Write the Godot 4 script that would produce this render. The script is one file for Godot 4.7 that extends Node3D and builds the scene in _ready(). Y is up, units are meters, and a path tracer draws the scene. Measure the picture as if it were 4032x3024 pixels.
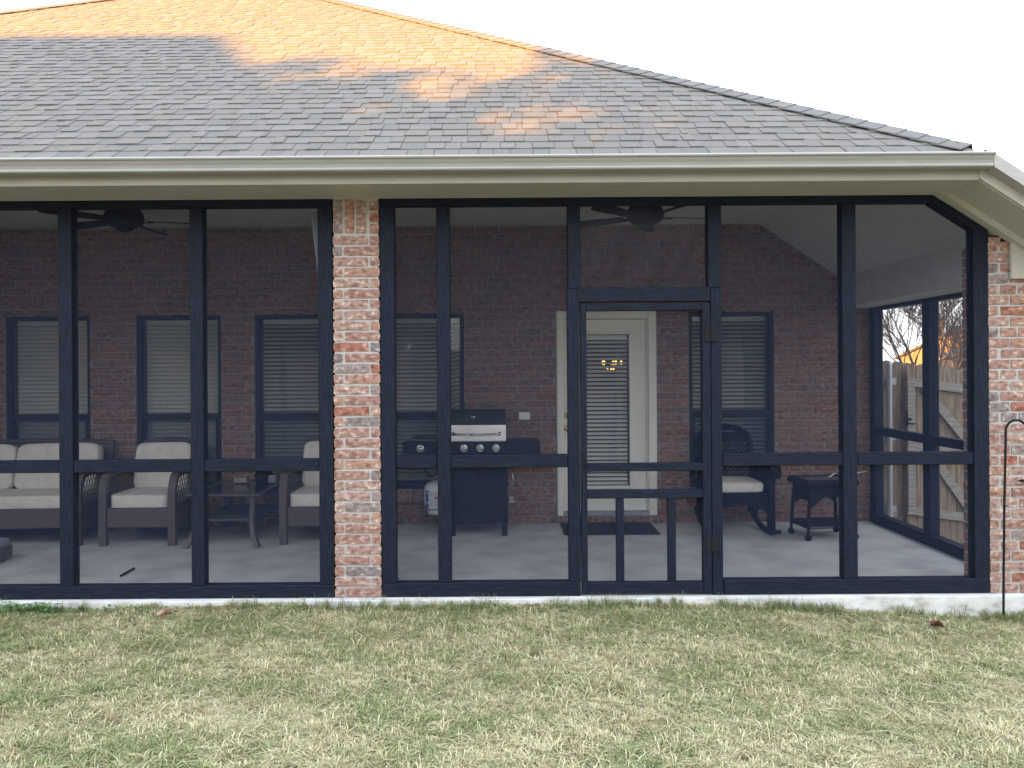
extends Node3D

# ---------------------------------------------------------------- shape helpers
var rng := RandomNumberGenerator.new()
var M := {}
var used := {}

func st_new() -> SurfaceTool:
	var st := SurfaceTool.new()
	st.begin(Mesh.PRIMITIVE_TRIANGLES)
	return st

func tri(st: SurfaceTool, a: Vector3, b: Vector3, c: Vector3):
	st.add_vertex(a); st.add_vertex(c); st.add_vertex(b)      # given counter-clockwise from outside

func quad(st: SurfaceTool, a: Vector3, b: Vector3, c: Vector3, d: Vector3):
	tri(st, a, b, c); tri(st, a, c, d)

# chamfered box between two corners, turned by xf
func bx(st: SurfaceTool, lo: Vector3, hi: Vector3, bev := 0.0, xf := Transform3D()):
	st.set_smooth_group(-1)
	var c := (lo + hi) * 0.5
	var h := (hi - lo) * 0.5
	h = h.abs()
	var b: float = minf(bev, minf(h.x, minf(h.y, h.z)) * 0.9)
	var ax := [Vector3.RIGHT, Vector3.UP, Vector3.BACK]
	for k in 3:
		var u: Vector3 = ax[(k + 1) % 3]
		var v: Vector3 = ax[(k + 2) % 3]
		var n: Vector3 = ax[k]
		var hu: float = h.dot(u) - b
		var hv: float = h.dot(v) - b
		var hn: float = h.dot(n)
		for s in [1.0, -1.0]:
			var o: Vector3 = c + n * hn * s
			var p := [o - u * hu - v * hv, o + u * hu - v * hv, o + u * hu + v * hv, o - u * hu + v * hv]
			for i in 4: p[i] = xf * p[i]
			if s > 0: quad(st, p[0], p[1], p[2], p[3])
			else: quad(st, p[3], p[2], p[1], p[0])
	if b <= 0.0: return
	for k in 3:
		var n: Vector3 = ax[k]
		var u: Vector3 = ax[(k + 1) % 3]
		var v: Vector3 = ax[(k + 2) % 3]
		var hn: float = h.dot(n) - b
		for su in [1.0, -1.0]:
			for sv in [1.0, -1.0]:
				var a1: Vector3 = c + u * h.dot(u) * su + v * (h.dot(v) - b) * sv
				var a2: Vector3 = c + u * (h.dot(u) - b) * su + v * h.dot(v) * sv
				var q := [a1 - n * hn, a2 - n * hn, a2 + n * hn, a1 + n * hn]
				for i in 4: q[i] = xf * q[i]
				if su * sv > 0: quad(st, q[3], q[2], q[1], q[0])
				else: quad(st, q[0], q[1], q[2], q[3])
	for sx in [1.0, -1.0]:
		for sy in [1.0, -1.0]:
			for sz in [1.0, -1.0]:
				var p1: Vector3 = xf * (c + Vector3(h.x * sx, (h.y - b) * sy, (h.z - b) * sz))
				var p2: Vector3 = xf * (c + Vector3((h.x - b) * sx, h.y * sy, (h.z - b) * sz))
				var p3: Vector3 = xf * (c + Vector3((h.x - b) * sx, (h.y - b) * sy, h.z * sz))
				if sx * sy * sz > 0: tri(st, p1, p2, p3)
				else: tri(st, p1, p3, p2)

# bar with rectangular section swept along points; wdir = direction of its width
func ribbon(st: SurfaceTool, pts: Array, wdir: Vector3, w: float, t: float):
	st.set_smooth_group(-1)
	var rings := []
	for i in pts.size():
		var a: Vector3 = pts[maxi(i - 1, 0)]
		var b: Vector3 = pts[mini(i + 1, pts.size() - 1)]
		var tn := (b - a).normalized()
		var nn := tn.cross(wdir).normalized()
		var ww := wdir.normalized() * w * 0.5
		var p: Vector3 = pts[i]
		rings.append([p - ww - nn * t * 0.5, p + ww - nn * t * 0.5, p + ww + nn * t * 0.5, p - ww + nn * t * 0.5])
	for i in rings.size() - 1:
		for k in 4:
			quad(st, rings[i][k], rings[i + 1][k], rings[i + 1][(k + 1) % 4], rings[i][(k + 1) % 4])
	var f = rings[0]
	quad(st, f[0], f[1], f[2], f[3])
	var l = rings[-1]
	quad(st, l[3], l[2], l[1], l[0])

func tube(st: SurfaceTool, pts: Array, r, sides := 8):
	st.set_smooth_group(0)
	var rings := []
	var prev := Vector3.ZERO
	for i in pts.size():
		var a: Vector3 = pts[maxi(i - 1, 0)]
		var b: Vector3 = pts[mini(i + 1, pts.size() - 1)]
		var tn := (b - a).normalized()
		var u := prev - tn * prev.dot(tn)
		if u.length() < 0.01:
			u = tn.cross(Vector3.UP if absf(tn.y) < 0.9 else Vector3.RIGHT)
		u = u.normalized()
		prev = u
		var v := tn.cross(u)
		var rr: float = r[i] if r is Array else r
		var ring := []
		for k in sides:
			var th := TAU * k / sides
			ring.append(pts[i] + (u * cos(th) + v * sin(th)) * rr)
		rings.append(ring)
	for i in rings.size() - 1:
		for k in sides:
			quad(st, rings[i][k], rings[i][(k + 1) % sides], rings[i + 1][(k + 1) % sides], rings[i + 1][k])
	st.set_smooth_group(-1)
	for k in range(1, sides - 1):
		tri(st, rings[0][0], rings[0][k + 1], rings[0][k])
		tri(st, rings[-1][0], rings[-1][k], rings[-1][k + 1])

# turned shape: profile of (radius, height) about axis
func lathe(st: SurfaceTool, prof: Array, at: Vector3, sides := 16, xf := Basis()):
	st.set_smooth_group(0)
	for i in prof.size() - 1:
		for k in sides:
			var a := TAU * k / sides
			var b := TAU * (k + 1) / sides
			var p: Vector2 = prof[i]
			var q: Vector2 = prof[i + 1]
			var v := [Vector3(p.x * cos(a), p.y, -p.x * sin(a)), Vector3(p.x * cos(b), p.y, -p.x * sin(b)), Vector3(q.x * cos(b), q.y, -q.x * sin(b)), Vector3(q.x * cos(a), q.y, -q.x * sin(a))]
			for j in 4: v[j] = at + xf * v[j]
			if p.x < 1e-5: tri(st, v[0], v[2], v[3])
			elif q.x < 1e-5: tri(st, v[0], v[1], v[2])
			else: quad(st, v[0], v[1], v[2], v[3])

# polygon in (x, y) pushed along z from z0 to z1, then placed by xf
func prism(st: SurfaceTool, poly: PackedVector2Array, z0: float, z1: float, xf := Transform3D()):
	st.set_smooth_group(-1)
	if Geometry2D.is_polygon_clockwise(poly): poly.reverse()
	var n := poly.size()
	for i in n:
		var a := poly[i]
		var b := poly[(i + 1) % n]
		quad(st, xf * Vector3(a.x, a.y, z1), xf * Vector3(a.x, a.y, z0), xf * Vector3(b.x, b.y, z0), xf * Vector3(b.x, b.y, z1))
	var ix := Geometry2D.triangulate_polygon(poly)
	for i in range(0, ix.size(), 3):
		var p := poly[ix[i]]; var q := poly[ix[i + 1]]; var r := poly[ix[i + 2]]
		if (q - p).cross(r - p) < 0:
			var s := q; q = r; r = s
		tri(st, xf * Vector3(p.x, p.y, z1), xf * Vector3(q.x, q.y, z1), xf * Vector3(r.x, r.y, z1))
		tri(st, xf * Vector3(p.x, p.y, z0), xf * Vector3(r.x, r.y, z0), xf * Vector3(q.x, q.y, z0))

# soft cushion: a rounded box
func puff(st: SurfaceTool, c: Vector3, size: Vector3, e := 0.35, basis := Basis()):
	st.set_smooth_group(0)
	var nu := 28
	var nv := 14
	var f := func(x: float, p: float) -> float: return signf(x) * pow(absf(x), p)
	var g := []
	for j in nv + 1:
		var row := []
		var ph := -PI / 2 + PI * j / nv
		for i in nu:
			var th := TAU * i / nu
			var cp: float = f.call(cos(ph), e)
			var p := Vector3(cp * f.call(cos(th), 0.28), f.call(sin(ph), e * 1.5), cp * f.call(sin(th), 0.28))
			p.y *= 1.0 + 0.10 * (1.0 - p.x * p.x) * (1.0 - p.z * p.z)
			row.append(c + basis * (p * size * 0.5))
		g.append(row)
	for j in nv:
		for i in nu:
			quad(st, g[j][i], g[j + 1][i], g[j + 1][(i + 1) % nu], g[j][(i + 1) % nu])

func obj(called: String, st, m: Material, parent: Node = self) -> MeshInstance3D:
	var o := MeshInstance3D.new()
	if st is SurfaceTool:
		st.generate_normals()
		o.mesh = st.commit()
	else:
		o.mesh = st
	o.material_override = m
	o.name = numbered(called, parent)
	parent.add_child(o, true)
	return o

func numbered(called: String, parent: Node) -> String:
	var key := str(parent.get_instance_id()) + "/" + called
	var n: int = used.get(key, 0)
	used[key] = n + 1
	return called if n == 0 else "%s_%03d" % [called, n]

func thing(called: String, label: String, category: String, at := Vector3.ZERO, turn := 0.0, group := "") -> Node3D:
	var o := Node3D.new()
	o.name = numbered(called, self)
	add_child(o, true)
	o.position = at
	o.rotation.y = turn
	tag(o, label, category, group)
	return o

func tag(o: Node, label: String, category := "", group := "", kind := ""):
	if label: o.set_meta("label", label)
	if category: o.set_meta("category", category)
	if group: o.set_meta("group", group)
	if kind: o.set_meta("kind", kind)

func part_box(called: String, lo: Vector3, hi: Vector3, m: Material, parent: Node, bev := 0.0) -> MeshInstance3D:
	var s := st_new()
	bx(s, lo, hi, bev)
	return obj(called, s, m, parent)

# ---------------------------------------------------------------- materials
func lin(r: float, g: float, b: float) -> Color:
	return Color(r, g, b).linear_to_srgb()

func noise_tex(seed_: int, freq: float, cols: Array, offs: Array, size := 256, oct := 4, kind := FastNoiseLite.TYPE_SIMPLEX_SMOOTH) -> NoiseTexture2D:
	var n := FastNoiseLite.new()
	n.seed = seed_
	n.noise_type = kind
	n.frequency = freq
	n.fractal_octaves = oct
	var t := NoiseTexture2D.new()
	t.width = size
	t.height = size
	t.seamless = true
	t.noise = n
	var gr := Gradient.new()
	gr.offsets = PackedFloat32Array(offs)
	gr.colors = PackedColorArray(cols)
	t.color_ramp = gr
	return t

func grey(seed_: int, freq: float, lo: float, hi: float, size := 256, oct := 4) -> NoiseTexture2D:
	return noise_tex(seed_, freq, [Color(lo, lo, lo), Color(hi, hi, hi)], [0.2, 0.8], size, oct)

func mat(col: Color, rough := 0.8, tex: Texture2D = null, scale := Vector3.ONE, world := true, bump := 0.0, btex: Texture2D = null) -> StandardMaterial3D:
	var m := StandardMaterial3D.new()
	m.albedo_color = col
	m.roughness = rough
	if tex: m.albedo_texture = tex
	if tex or btex:
		m.uv1_triplanar = true
		m.uv1_world_triplanar = world
		m.uv1_scale = scale
		m.uv1_triplanar_sharpness = 4.0
	if bump != 0.0:
		m.heightmap_enabled = true
		m.heightmap_texture = btex if btex else tex
		m.heightmap_scale = bump
	return m

func weave_tex() -> ImageTexture:
	var im := Image.create(64, 64, false, Image.FORMAT_RGB8)
	for y in 64:
		for x in 64:
			var cx := x / 16
			var cy := y / 8
			var over := (cx + cy) % 2 == 0
			var fx := absf(fmod(x, 16.0) - 7.5) / 8.0
			var fy := absf(fmod(y, 8.0) - 3.5) / 4.0
			var v := (1.0 - fy * fy * 0.8) * (1.0 - fx * fx * 0.3) if over else (0.55 - 0.35 * fx)
			v = clampf(v, 0.0, 1.0) * 0.6 + 0.4
			im.set_pixel(x, y, Color(v, v, v))
	return ImageTexture.create_from_image(im)

func make_materials():
	var fine := grey(11, 0.09, 0.72, 1.0)
	var wood := grey(5, 0.025, 0.65, 1.0, 512, 5)
	M.wood_v = mat(lin(0.012, 0.018, 0.034), 0.55, wood, Vector3(7, 0.45, 7), true, 0.25)
	M.wood_h = mat(lin(0.012, 0.018, 0.034), 0.55, wood, Vector3(0.45, 7, 7), true, 0.25)
	M.wood_side = mat(lin(0.011, 0.016, 0.030), 0.55, wood, Vector3(7, 7, 0.45), true, 0.25)
	for k in ["wood_v", "wood_h", "wood_side"]:
		M[k].metallic_specular = 0.3
		M[k].roughness = 0.7
	M.mesh = StandardMaterial3D.new()
	M.mesh.albedo_color = Color(lin(0.022, 0.034, 0.066), 0.29)  # blue in this colour also paints the haze over the porch
	M.mesh.transparency = BaseMaterial3D.TRANSPARENCY_ALPHA
	M.mesh.roughness = 0.5
	M.mesh.cull_mode = BaseMaterial3D.CULL_DISABLED
	M.mesh.metallic_specular = 0.2
	M.slack_mesh = M.mesh.duplicate()
	M.slack_mesh.metallic_specular = 0.35
	M.slack_mesh.roughness = 0.3
	# bricks: six tones, each with blotches and whitish smears
	var tones := [
		[lin(0.172, 0.087, 0.065), lin(0.296, 0.163, 0.128), lin(0.520, 0.439, 0.372)],
		[lin(0.182, 0.100, 0.078), lin(0.322, 0.199, 0.160), lin(0.582, 0.510, 0.437)],
		[lin(0.156, 0.063, 0.043), lin(0.296, 0.117, 0.078), lin(0.458, 0.347, 0.288)],
		[lin(0.146, 0.104, 0.089), lin(0.244, 0.189, 0.166), lin(0.499, 0.449, 0.400)],
		[lin(0.187, 0.100, 0.073), lin(0.343, 0.194, 0.138), lin(0.572, 0.469, 0.391)],
		[lin(0.125, 0.090, 0.080), lin(0.213, 0.168, 0.156), lin(0.520, 0.479, 0.428)]]
	M.bricks = []
	for i in tones.size():
		var t = tones[i]
		var tx := noise_tex(100 + i, 0.016, [t[0], t[1], t[1], t[2]], [0.20, 0.42, 0.62, 0.90], 512, 5)
		var bm := mat(Color.WHITE, 0.92, tx, Vector3(1.9, 2.6, 1.9), true, 0.30)
		M.bricks.append(bm)
	M.shade_bricks = []  # brick copies darkened for the porch shade, also with fewer smears
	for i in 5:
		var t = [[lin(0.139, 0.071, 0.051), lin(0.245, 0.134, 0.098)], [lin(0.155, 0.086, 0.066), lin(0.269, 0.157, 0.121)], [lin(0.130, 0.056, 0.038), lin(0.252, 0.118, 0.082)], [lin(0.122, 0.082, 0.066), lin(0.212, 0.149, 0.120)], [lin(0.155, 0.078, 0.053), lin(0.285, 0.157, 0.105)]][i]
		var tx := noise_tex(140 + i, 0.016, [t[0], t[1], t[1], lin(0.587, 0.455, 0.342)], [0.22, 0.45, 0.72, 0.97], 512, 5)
		M.shade_bricks.append(mat(Color.WHITE, 0.92, tx, Vector3(1.9, 2.6, 1.9), true, 0.30))
	M.shade_mortar = mat(lin(0.40, 0.365, 0.345), 0.95, fine, Vector3(5, 5, 5), true, 0.3)  # mortar copy with the shade under the porch put into its colour
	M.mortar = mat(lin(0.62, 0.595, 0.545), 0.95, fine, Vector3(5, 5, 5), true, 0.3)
	# shingles
	M.shingles = []
	var gran := grey(21, 0.22, 0.62, 1.0, 256, 3)
	for c in [lin(0.185, 0.171, 0.151), lin(0.200, 0.186, 0.163), lin(0.191, 0.175, 0.151), lin(0.213, 0.197, 0.172), lin(0.173, 0.162, 0.145), lin(0.199, 0.178, 0.150)]:
		M.shingles.append(mat(c, 0.9, gran, Vector3(4, 4, 4), true, 0.3))
	M.cap = mat(lin(0.185, 0.178, 0.172), 0.9, gran, Vector3(4, 4, 4), true, 0.3)
	M.felt = mat(lin(0.04, 0.04, 0.042), 0.95)
	var paint := grey(31, 0.02, 0.965, 1.0, 256, 3)
	M.cream = mat(lin(0.44, 0.42, 0.36), 0.55, paint, Vector3(0.6, 2, 2))
	M.fascia = mat(lin(0.34, 0.32, 0.27), 0.55, paint, Vector3(0.6, 2, 2))
	M.gutter = mat(lin(0.335, 0.325, 0.295), 0.38, paint, Vector3(0.5, 2, 2))
	M.ceiling = mat(lin(0.54, 0.54, 0.53), 0.7, paint, Vector3(1, 1, 1))
	M.concrete = mat(lin(0.54, 0.53, 0.51), 0.85, noise_tex(41, 0.012, [Color(0.89, 0.89, 0.90), Color(0.955, 0.955, 0.95), Color(1, 1, 1)], [0.2, 0.5, 0.8], 512, 6), Vector3(0.33, 0.33, 0.33), true, 0.05)
	M.slabface = mat(lin(0.62, 0.615, 0.585), 0.9, noise_tex(43, 0.02, [Color(0.74, 0.72, 0.67), Color(0.93, 0.925, 0.91), Color(1, 1, 1)], [0.1, 0.42, 0.8], 256, 5), Vector3(0.9, 1.6, 0.9), true, 0.2)
	M.soil = mat(Color.WHITE, 0.95, noise_tex(47, 0.02, [lin(0.10, 0.085, 0.055), lin(0.20, 0.175, 0.115), lin(0.30, 0.265, 0.18)], [0.25, 0.5, 0.8], 512, 6), Vector3(0.9, 0.9, 0.9), true, 0.5)
	M.white = mat(lin(0.80, 0.78, 0.69), 0.45)
	M.slat = mat(lin(0.74, 0.75, 0.71), 0.5)
	M.dimmed_slat = mat(lin(0.42, 0.43, 0.41), 0.5)  # white slats greyed to carry the dimming by glass and screens
	M.bronze = mat(lin(0.030, 0.032, 0.040), 0.45)
	M.dark = mat(lin(0.012, 0.012, 0.014), 0.9)
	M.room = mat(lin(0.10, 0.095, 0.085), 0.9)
	M.glass = StandardMaterial3D.new()
	M.glass.albedo_color = Color(0.92, 0.96, 0.94, 0.05)
	M.glass.transparency = BaseMaterial3D.TRANSPARENCY_ALPHA
	M.glass.roughness = 0.03
	M.brass = mat(lin(0.75, 0.55, 0.20), 0.22); M.brass.metallic = 1.0
	M.steel = mat(lin(0.50, 0.50, 0.49), 0.27, grey(55, 0.03, 0.85, 1.0), Vector3(0.5, 12, 12)); M.steel.metallic = 1.0
	M.chrome = mat(lin(0.75, 0.75, 0.75), 0.10); M.chrome.metallic = 1.0
	M.black = mat(lin(0.014, 0.016, 0.022), 0.35)
	M.matte = mat(lin(0.018, 0.018, 0.020), 0.7)
	M.rubber = mat(lin(0.016, 0.016, 0.017), 0.8)
	var wv := weave_tex()
	M.wicker = mat(lin(0.185, 0.155, 0.150), 0.55, wv, Vector3(14, 14, 14), false, 0.4)
	M.wicker_black = mat(lin(0.020, 0.021, 0.026), 0.45, wv, Vector3(14, 14, 14), false, 0.4)
	M.cushion = mat(lin(0.70, 0.67, 0.58), 0.95, grey(61, 0.012, 0.95, 1.0), Vector3(2, 2, 2), false)
	M.piping = mat(lin(0.76, 0.74, 0.66), 0.9)
	M.table_metal = mat(lin(0.085, 0.080, 0.080), 0.45)
	M.smoked = StandardMaterial3D.new()
	M.smoked.albedo_color = Color(0.10, 0.10, 0.11, 0.5)
	M.smoked.transparency = BaseMaterial3D.TRANSPARENCY_ALPHA
	M.smoked.roughness = 0.06
	M.fabric = mat(lin(0.30, 0.31, 0.33), 0.8)
	M.mat = mat(lin(0.028, 0.030, 0.036), 0.95, grey(71, 0.3, 0.6, 1.0), Vector3(8, 8, 8), true, 0.4)
	var picket := noise_tex(81, 0.02, [lin(0.20, 0.145, 0.095), lin(0.29, 0.215, 0.145), lin(0.35, 0.27, 0.19)], [0.2, 0.5, 0.8], 256, 5)
	M.picket = mat(Color.WHITE, 0.85, picket, Vector3(7, 0.5, 7), true, 0.3)
	M.rail_wood = mat(lin(0.42, 0.37, 0.31), 0.85, grey(83, 0.03, 0.75, 1.0), Vector3(0.6, 8, 8), true, 0.3)
	M.galv = mat(lin(0.42, 0.44, 0.46), 0.4); M.galv.metallic = 0.6
	M.bark = mat(lin(0.26, 0.20, 0.15), 0.95, grey(85, 0.05, 0.6, 1.0), Vector3(2, 1, 2), true, 0.5)
	M.iron = mat(lin(0.016, 0.015, 0.015), 0.5)
	M.siding = mat(lin(0.42, 0.33, 0.24), 0.85, fine, Vector3(1, 1, 1))
	M.tank = mat(lin(0.55, 0.57, 0.58), 0.4)
	for k in ["iron", "matte", "rubber", "wicker_black", "bronze"]: M[k].metallic_specular = 0.2
	M.black.metallic_specular = 0.3
	M.leafcol = mat(Color.WHITE, 0.7)
	M.leafcol.vertex_color_use_as_albedo = true
	M.leafcol.cull_mode = BaseMaterial3D.CULL_DISABLED
	M.leafcol.backlight = Color(0.25, 0.25, 0.2)
	M.leafcol.backlight_enabled = true
	M.grass = mat(Color.WHITE, 0.75)
	M.grass.vertex_color_use_as_albedo = true
	M.grass.cull_mode = BaseMaterial3D.CULL_DISABLED
	M.grass.backlight_enabled = true
	M.grass.backlight = Color(0.4, 0.4, 0.35)

# ---------------------------------------------------------------- bricks
var brick_shapes := {}
func brick_mesh(kind: String, variant: int) -> Mesh:
	var key := kind + str(variant)
	if brick_shapes.has(key): return brick_shapes[key]
	var sz := Vector2(0.235, 0.065) if kind == "stretcher" else Vector2(0.065, 0.065)
	var r := RandomNumberGenerator.new()
	r.seed = hash(key)
	var st := st_new()
	st.set_smooth_group(-1)
	var nx := 5 if kind == "stretcher" else 2
	var ny := 2
	var g := []
	for j in ny + 1:
		var row := []
		for i in nx + 1:
			var p := Vector3((float(i) / nx - 0.5) * sz.x, (float(j) / ny - 0.5) * sz.y, r.randf_range(-0.0025, 0.0025))
			var edge := i == 0 or i == nx or j == 0 or j == ny
			if edge:
				p.z -= 0.0035
				p.x += r.randf_range(-0.0022, 0.0022)
				p.y += r.randf_range(-0.0026, 0.0026)
			if (i == 0 or i == nx) and (j == 0 or j == ny):
				p.x -= signf(p.x) * r.randf_range(0.001, 0.005)
				p.y -= signf(p.y) * r.randf_range(0.0, 0.004)
			row.append(p)
		g.append(row)
	for j in ny:
		for i in nx:
			quad(st, g[j][i], g[j][i + 1], g[j + 1][i + 1], g[j + 1][i])
	var ring := []
	for i in nx: ring.append(g[0][i])
	for j in ny: ring.append(g[j][nx])
	for i in range(nx, 0, -1): ring.append(g[ny][i])
	for j in range(ny, 0, -1): ring.append(g[j][0])
	for k in ring.size():
		var a: Vector3 = ring[k]
		var b: Vector3 = ring[(k + 1) % ring.size()]
		quad(st, Vector3(a.x, a.y, -0.03), Vector3(b.x, b.y, -0.03), b, a)
	st.generate_normals()
	brick_shapes[key] = st.commit()
	return brick_shapes[key]

# lays bricks (rects in the wall's own x, y) on a wall whose frame is xf (x along, y up, z out).
# rects: [x0, x1, y0, y1]; the first `keep` become bricks of their own, the rest one joined part
func lay(parent: Node, rects: Array, xf: Transform3D, keep := 100000, tones: Array = M.bricks):
	var tools := []
	for i in tones.size(): tools.append(null)
	for n in rects.size():
		var q = rects[n]
		var w: float = q[1] - q[0]
		var h: float = q[3] - q[2]
		var up := h > w * 1.3
		var kind := "stretcher" if maxf(w, h) > 0.12 else "header"
		var me := brick_mesh(kind, rng.randi() % 5)
		var b := Basis()
		if up:
			b = Basis(Vector3(0, h / 0.235, 0), Vector3(-w / 0.065, 0, 0), Vector3(0, 0, 1))
		else:
			b = Basis(Vector3(w / (0.235 if kind == "stretcher" else 0.065), 0, 0), Vector3(0, h / 0.065, 0), Vector3(0, 0, 1))
			if rng.randf() < 0.5: b = b.rotated(Vector3(0, 0, 1), PI)
		b = Basis(Vector3(0, 0, 1), rng.randf_range(-0.006, 0.006)) * b
		var t := xf * Transform3D(b, Vector3((q[0] + q[1]) * 0.5, (q[2] + q[3]) * 0.5, rng.randf_range(-0.002, 0.003)))
		var w8 := [0, 0, 0, 1, 1, 1, 2, 3, 4, 4, 5]
		var mi: int = w8[rng.randi() % w8.size()] % tones.size()
		if n < keep:
			var o := obj("brick", me, tones[mi], parent)
			o.transform = t
		else:
			if tools[mi] == null:
				tools[mi] = st_new()
			tools[mi].append_from(me, 0, t)
	if rects.size() > keep:
		var am := ArrayMesh.new()
		var o := MeshInstance3D.new()
		for i in tools.size():
			if tools[i] != null:
				tools[i].commit(am)
				am.surface_set_material(am.get_surface_count() - 1, tones[i])
		o.mesh = am
		o.name = "upper_brickwork"
		o.set_meta("kind", "stuff")
		parent.add_child(o, true)

# rows of running bond between x0 and x1, with holes [x0, x1, y0, y1]
func bond(x0: float, x1: float, y0: float, y1: float, holes := [], course := 0.075, unit := 0.245) -> Array:
	var out := []
	var row := 0
	var y := y0
	while y < y1 - 0.02:
		var top := minf(y + course - 0.0125, y1)
		var x := x0 - (unit * 0.5 if row % 2 else 0.0) - fposmod(0.06 * ((row / 2) % 2), unit)
		while x < x1:
			var spans := [[maxf(x, x0), minf(x + unit - 0.012, x1)]]
			for h in holes:
				if h[2] < top - 0.02 and h[3] > y + 0.02:
					var nxt := []
					for s in spans:
						if s[1] <= h[0] or s[0] >= h[1]: nxt.append(s)
						else:
							if s[0] < h[0] - 0.005: nxt.append([s[0], h[0] - 0.004])
							if s[1] > h[1] + 0.005: nxt.append([h[1] + 0.004, s[1]])
					spans = nxt
			for s in spans:
				if s[1] - s[0] > 0.02: out.append([s[0] + rng.randf_range(0, 0.003), s[1] - rng.randf_range(0, 0.003), y, top])
			x += unit
		y += course
		row += 1
	return out

# ---------------------------------------------------------------- the ground
var gn := FastNoiseLite.new()
func ground_y(x: float, z: float) -> float:
	var y := -0.064 - 0.115 * smoothstep(1.0, 3.7, x) - 0.012 * smoothstep(0.2, 2.5, z)
	if x > 3.7: y -= minf((x - 3.7) * 0.045, 1.9)
	return y + gn.get_noise_2d(x * 40.0, z * 40.0) * 0.014

func _ready():
	rng.seed = 7
	gn.seed = 3
	gn.frequency = 0.02
	# ------------------------------------------------ camera, sky, sun, exposure
	var cam := Camera3D.new()
	cam.name = "camera"
	cam.projection = Camera3D.PROJECTION_FRUSTUM
	cam.near = 0.05
	cam.far = 400.0
	cam.size = 2.0 * 0.49910 * cam.near
	cam.frustum_offset = Vector2(10.0, -31.5) / 1662.0 * cam.near
	cam.position = Vector3(0, 1.596, 5.4015)
	cam.rotation.z = -0.0068
	add_child(cam)
	cam.current = true
	var env := Environment.new()
	env.background_mode = Environment.BG_SKY
	env.tonemap_mode = Environment.TONE_MAPPER_LINEAR
	env.tonemap_exposure = 7.0
	env.sdfgi_enabled = true
	env.ssao_enabled = true
	env.ssil_enabled = true
	var sky := Sky.new()
	var sm := ProceduralSkyMaterial.new()
	sm.sky_top_color = lin(0.455, 0.505, 0.59)
	sm.sky_horizon_color = lin(0.53, 0.52, 0.51)
	sm.sky_curve = 0.22
	sm.ground_bottom_color = lin(0.13, 0.12, 0.09)
	sm.ground_horizon_color = lin(0.27, 0.25, 0.21)
	sky.sky_material = sm
	env.sky = sky
	var we := WorldEnvironment.new()
	we.name = "world_environment"
	we.environment = env
	add_child(we)
	var sun := DirectionalLight3D.new()
	sun.name = "sun"
	sun.light_color = Color(1.0, 0.68, 0.20)
	sun.light_energy = 1.6
	sun.light_angular_distance = 0.5
	sun.shadow_enabled = true
	add_child(sun)
	sun.look_at_from_position(Vector3.ZERO, Vector3(0.45, -0.10, -1.0))

	make_materials()
	build_ground()
	build_house()
	build_screens()
	build_furniture()
	build_yard()
	build_lawn()

# ---------------------------------------------------------------- setting
func build_ground():
	var st := st_new()
	st.set_smooth_group(0)
	var xs := []
	var x := -6.0
	while x <= 6.01:
		xs.append(x); x += 0.12
	var zs := []
	var z := -0.2
	while z <= 3.61:
		zs.append(z); z += 0.12
	xs = [-150.0, -60.0, -25.0, -12.0] + xs + [8.0, 12.0, 20.0, 35.0, 60.0, 150.0]
	zs = [-160.0, -80.0, -40.0, -20.0, -12.0, -8.0, -5.0, -3.5, -2.5, -1.2] + zs + [5.0, 8.0, 12.0, 20.0, 35.0, 60.0, 160.0]
	for i in xs.size() - 1:
		for j in zs.size() - 1:
			var p := []
			for c in [[0, 1], [1, 1], [1, 0], [0, 0]]:
				var px: float = xs[i + c[0]]
				var pz: float = zs[j + c[1]]
				p.append(Vector3(px, ground_y(px, pz), pz))
			quad(st, p[0], p[1], p[2], p[3])
	var g := obj("lawn_ground", st, M.soil)
	tag(g, "tan soil and thatch under the lawn in front of the porch", "", "", "structure")
	var s := st_new()
	bx(s, Vector3(-6.6, -0.45, -2.75), Vector3(3.95, -0.0, 0.02), 0.006)
	var slab := obj("porch_floor", s, M.concrete)
	tag(slab, "grey concrete slab floor of the screened porch", "", "", "structure")
	s = st_new()
	bx(s, Vector3(-6.6, -0.45, 0.0215), Vector3(3.95, -0.006, 0.04), 0.004)
	var edge := obj("slab_edge", s, M.slabface)
	tag(edge, "pale concrete edge of the porch slab above the grass", "", "", "structure")

# ---------------------------------------------------------------- house
const RO := Vector3(0, 2.955, 0.5)
const XR := 3.09
const XL := -10.93
const BZ := -2.56

func shingle_mesh(th: float) -> Mesh:
	# one tab: x 0..1, z from 0 (butt, downhill) to -0.19 (uphill), y out of the roof
	var st := st_new()
	st.set_smooth_group(-1)
	var a := [Vector3(0, 0, 0), Vector3(1, 0, 0), Vector3(1, th, -0.002), Vector3(0, th, -0.002), Vector3(0, 0, -0.185), Vector3(1, 0, -0.185), Vector3(1, 0.002, -0.185), Vector3(0, 0.002, -0.185)]
	quad(st, a[0], a[1], a[2], a[3])
	quad(st, a[3], a[2], a[6], a[7])
	quad(st, a[0], a[3], a[7], a[4])
	quad(st, a[1], a[5], a[6], a[2])
	quad(st, a[4], a[7], a[6], a[5])
	st.generate_normals()
	return st.commit()

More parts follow.
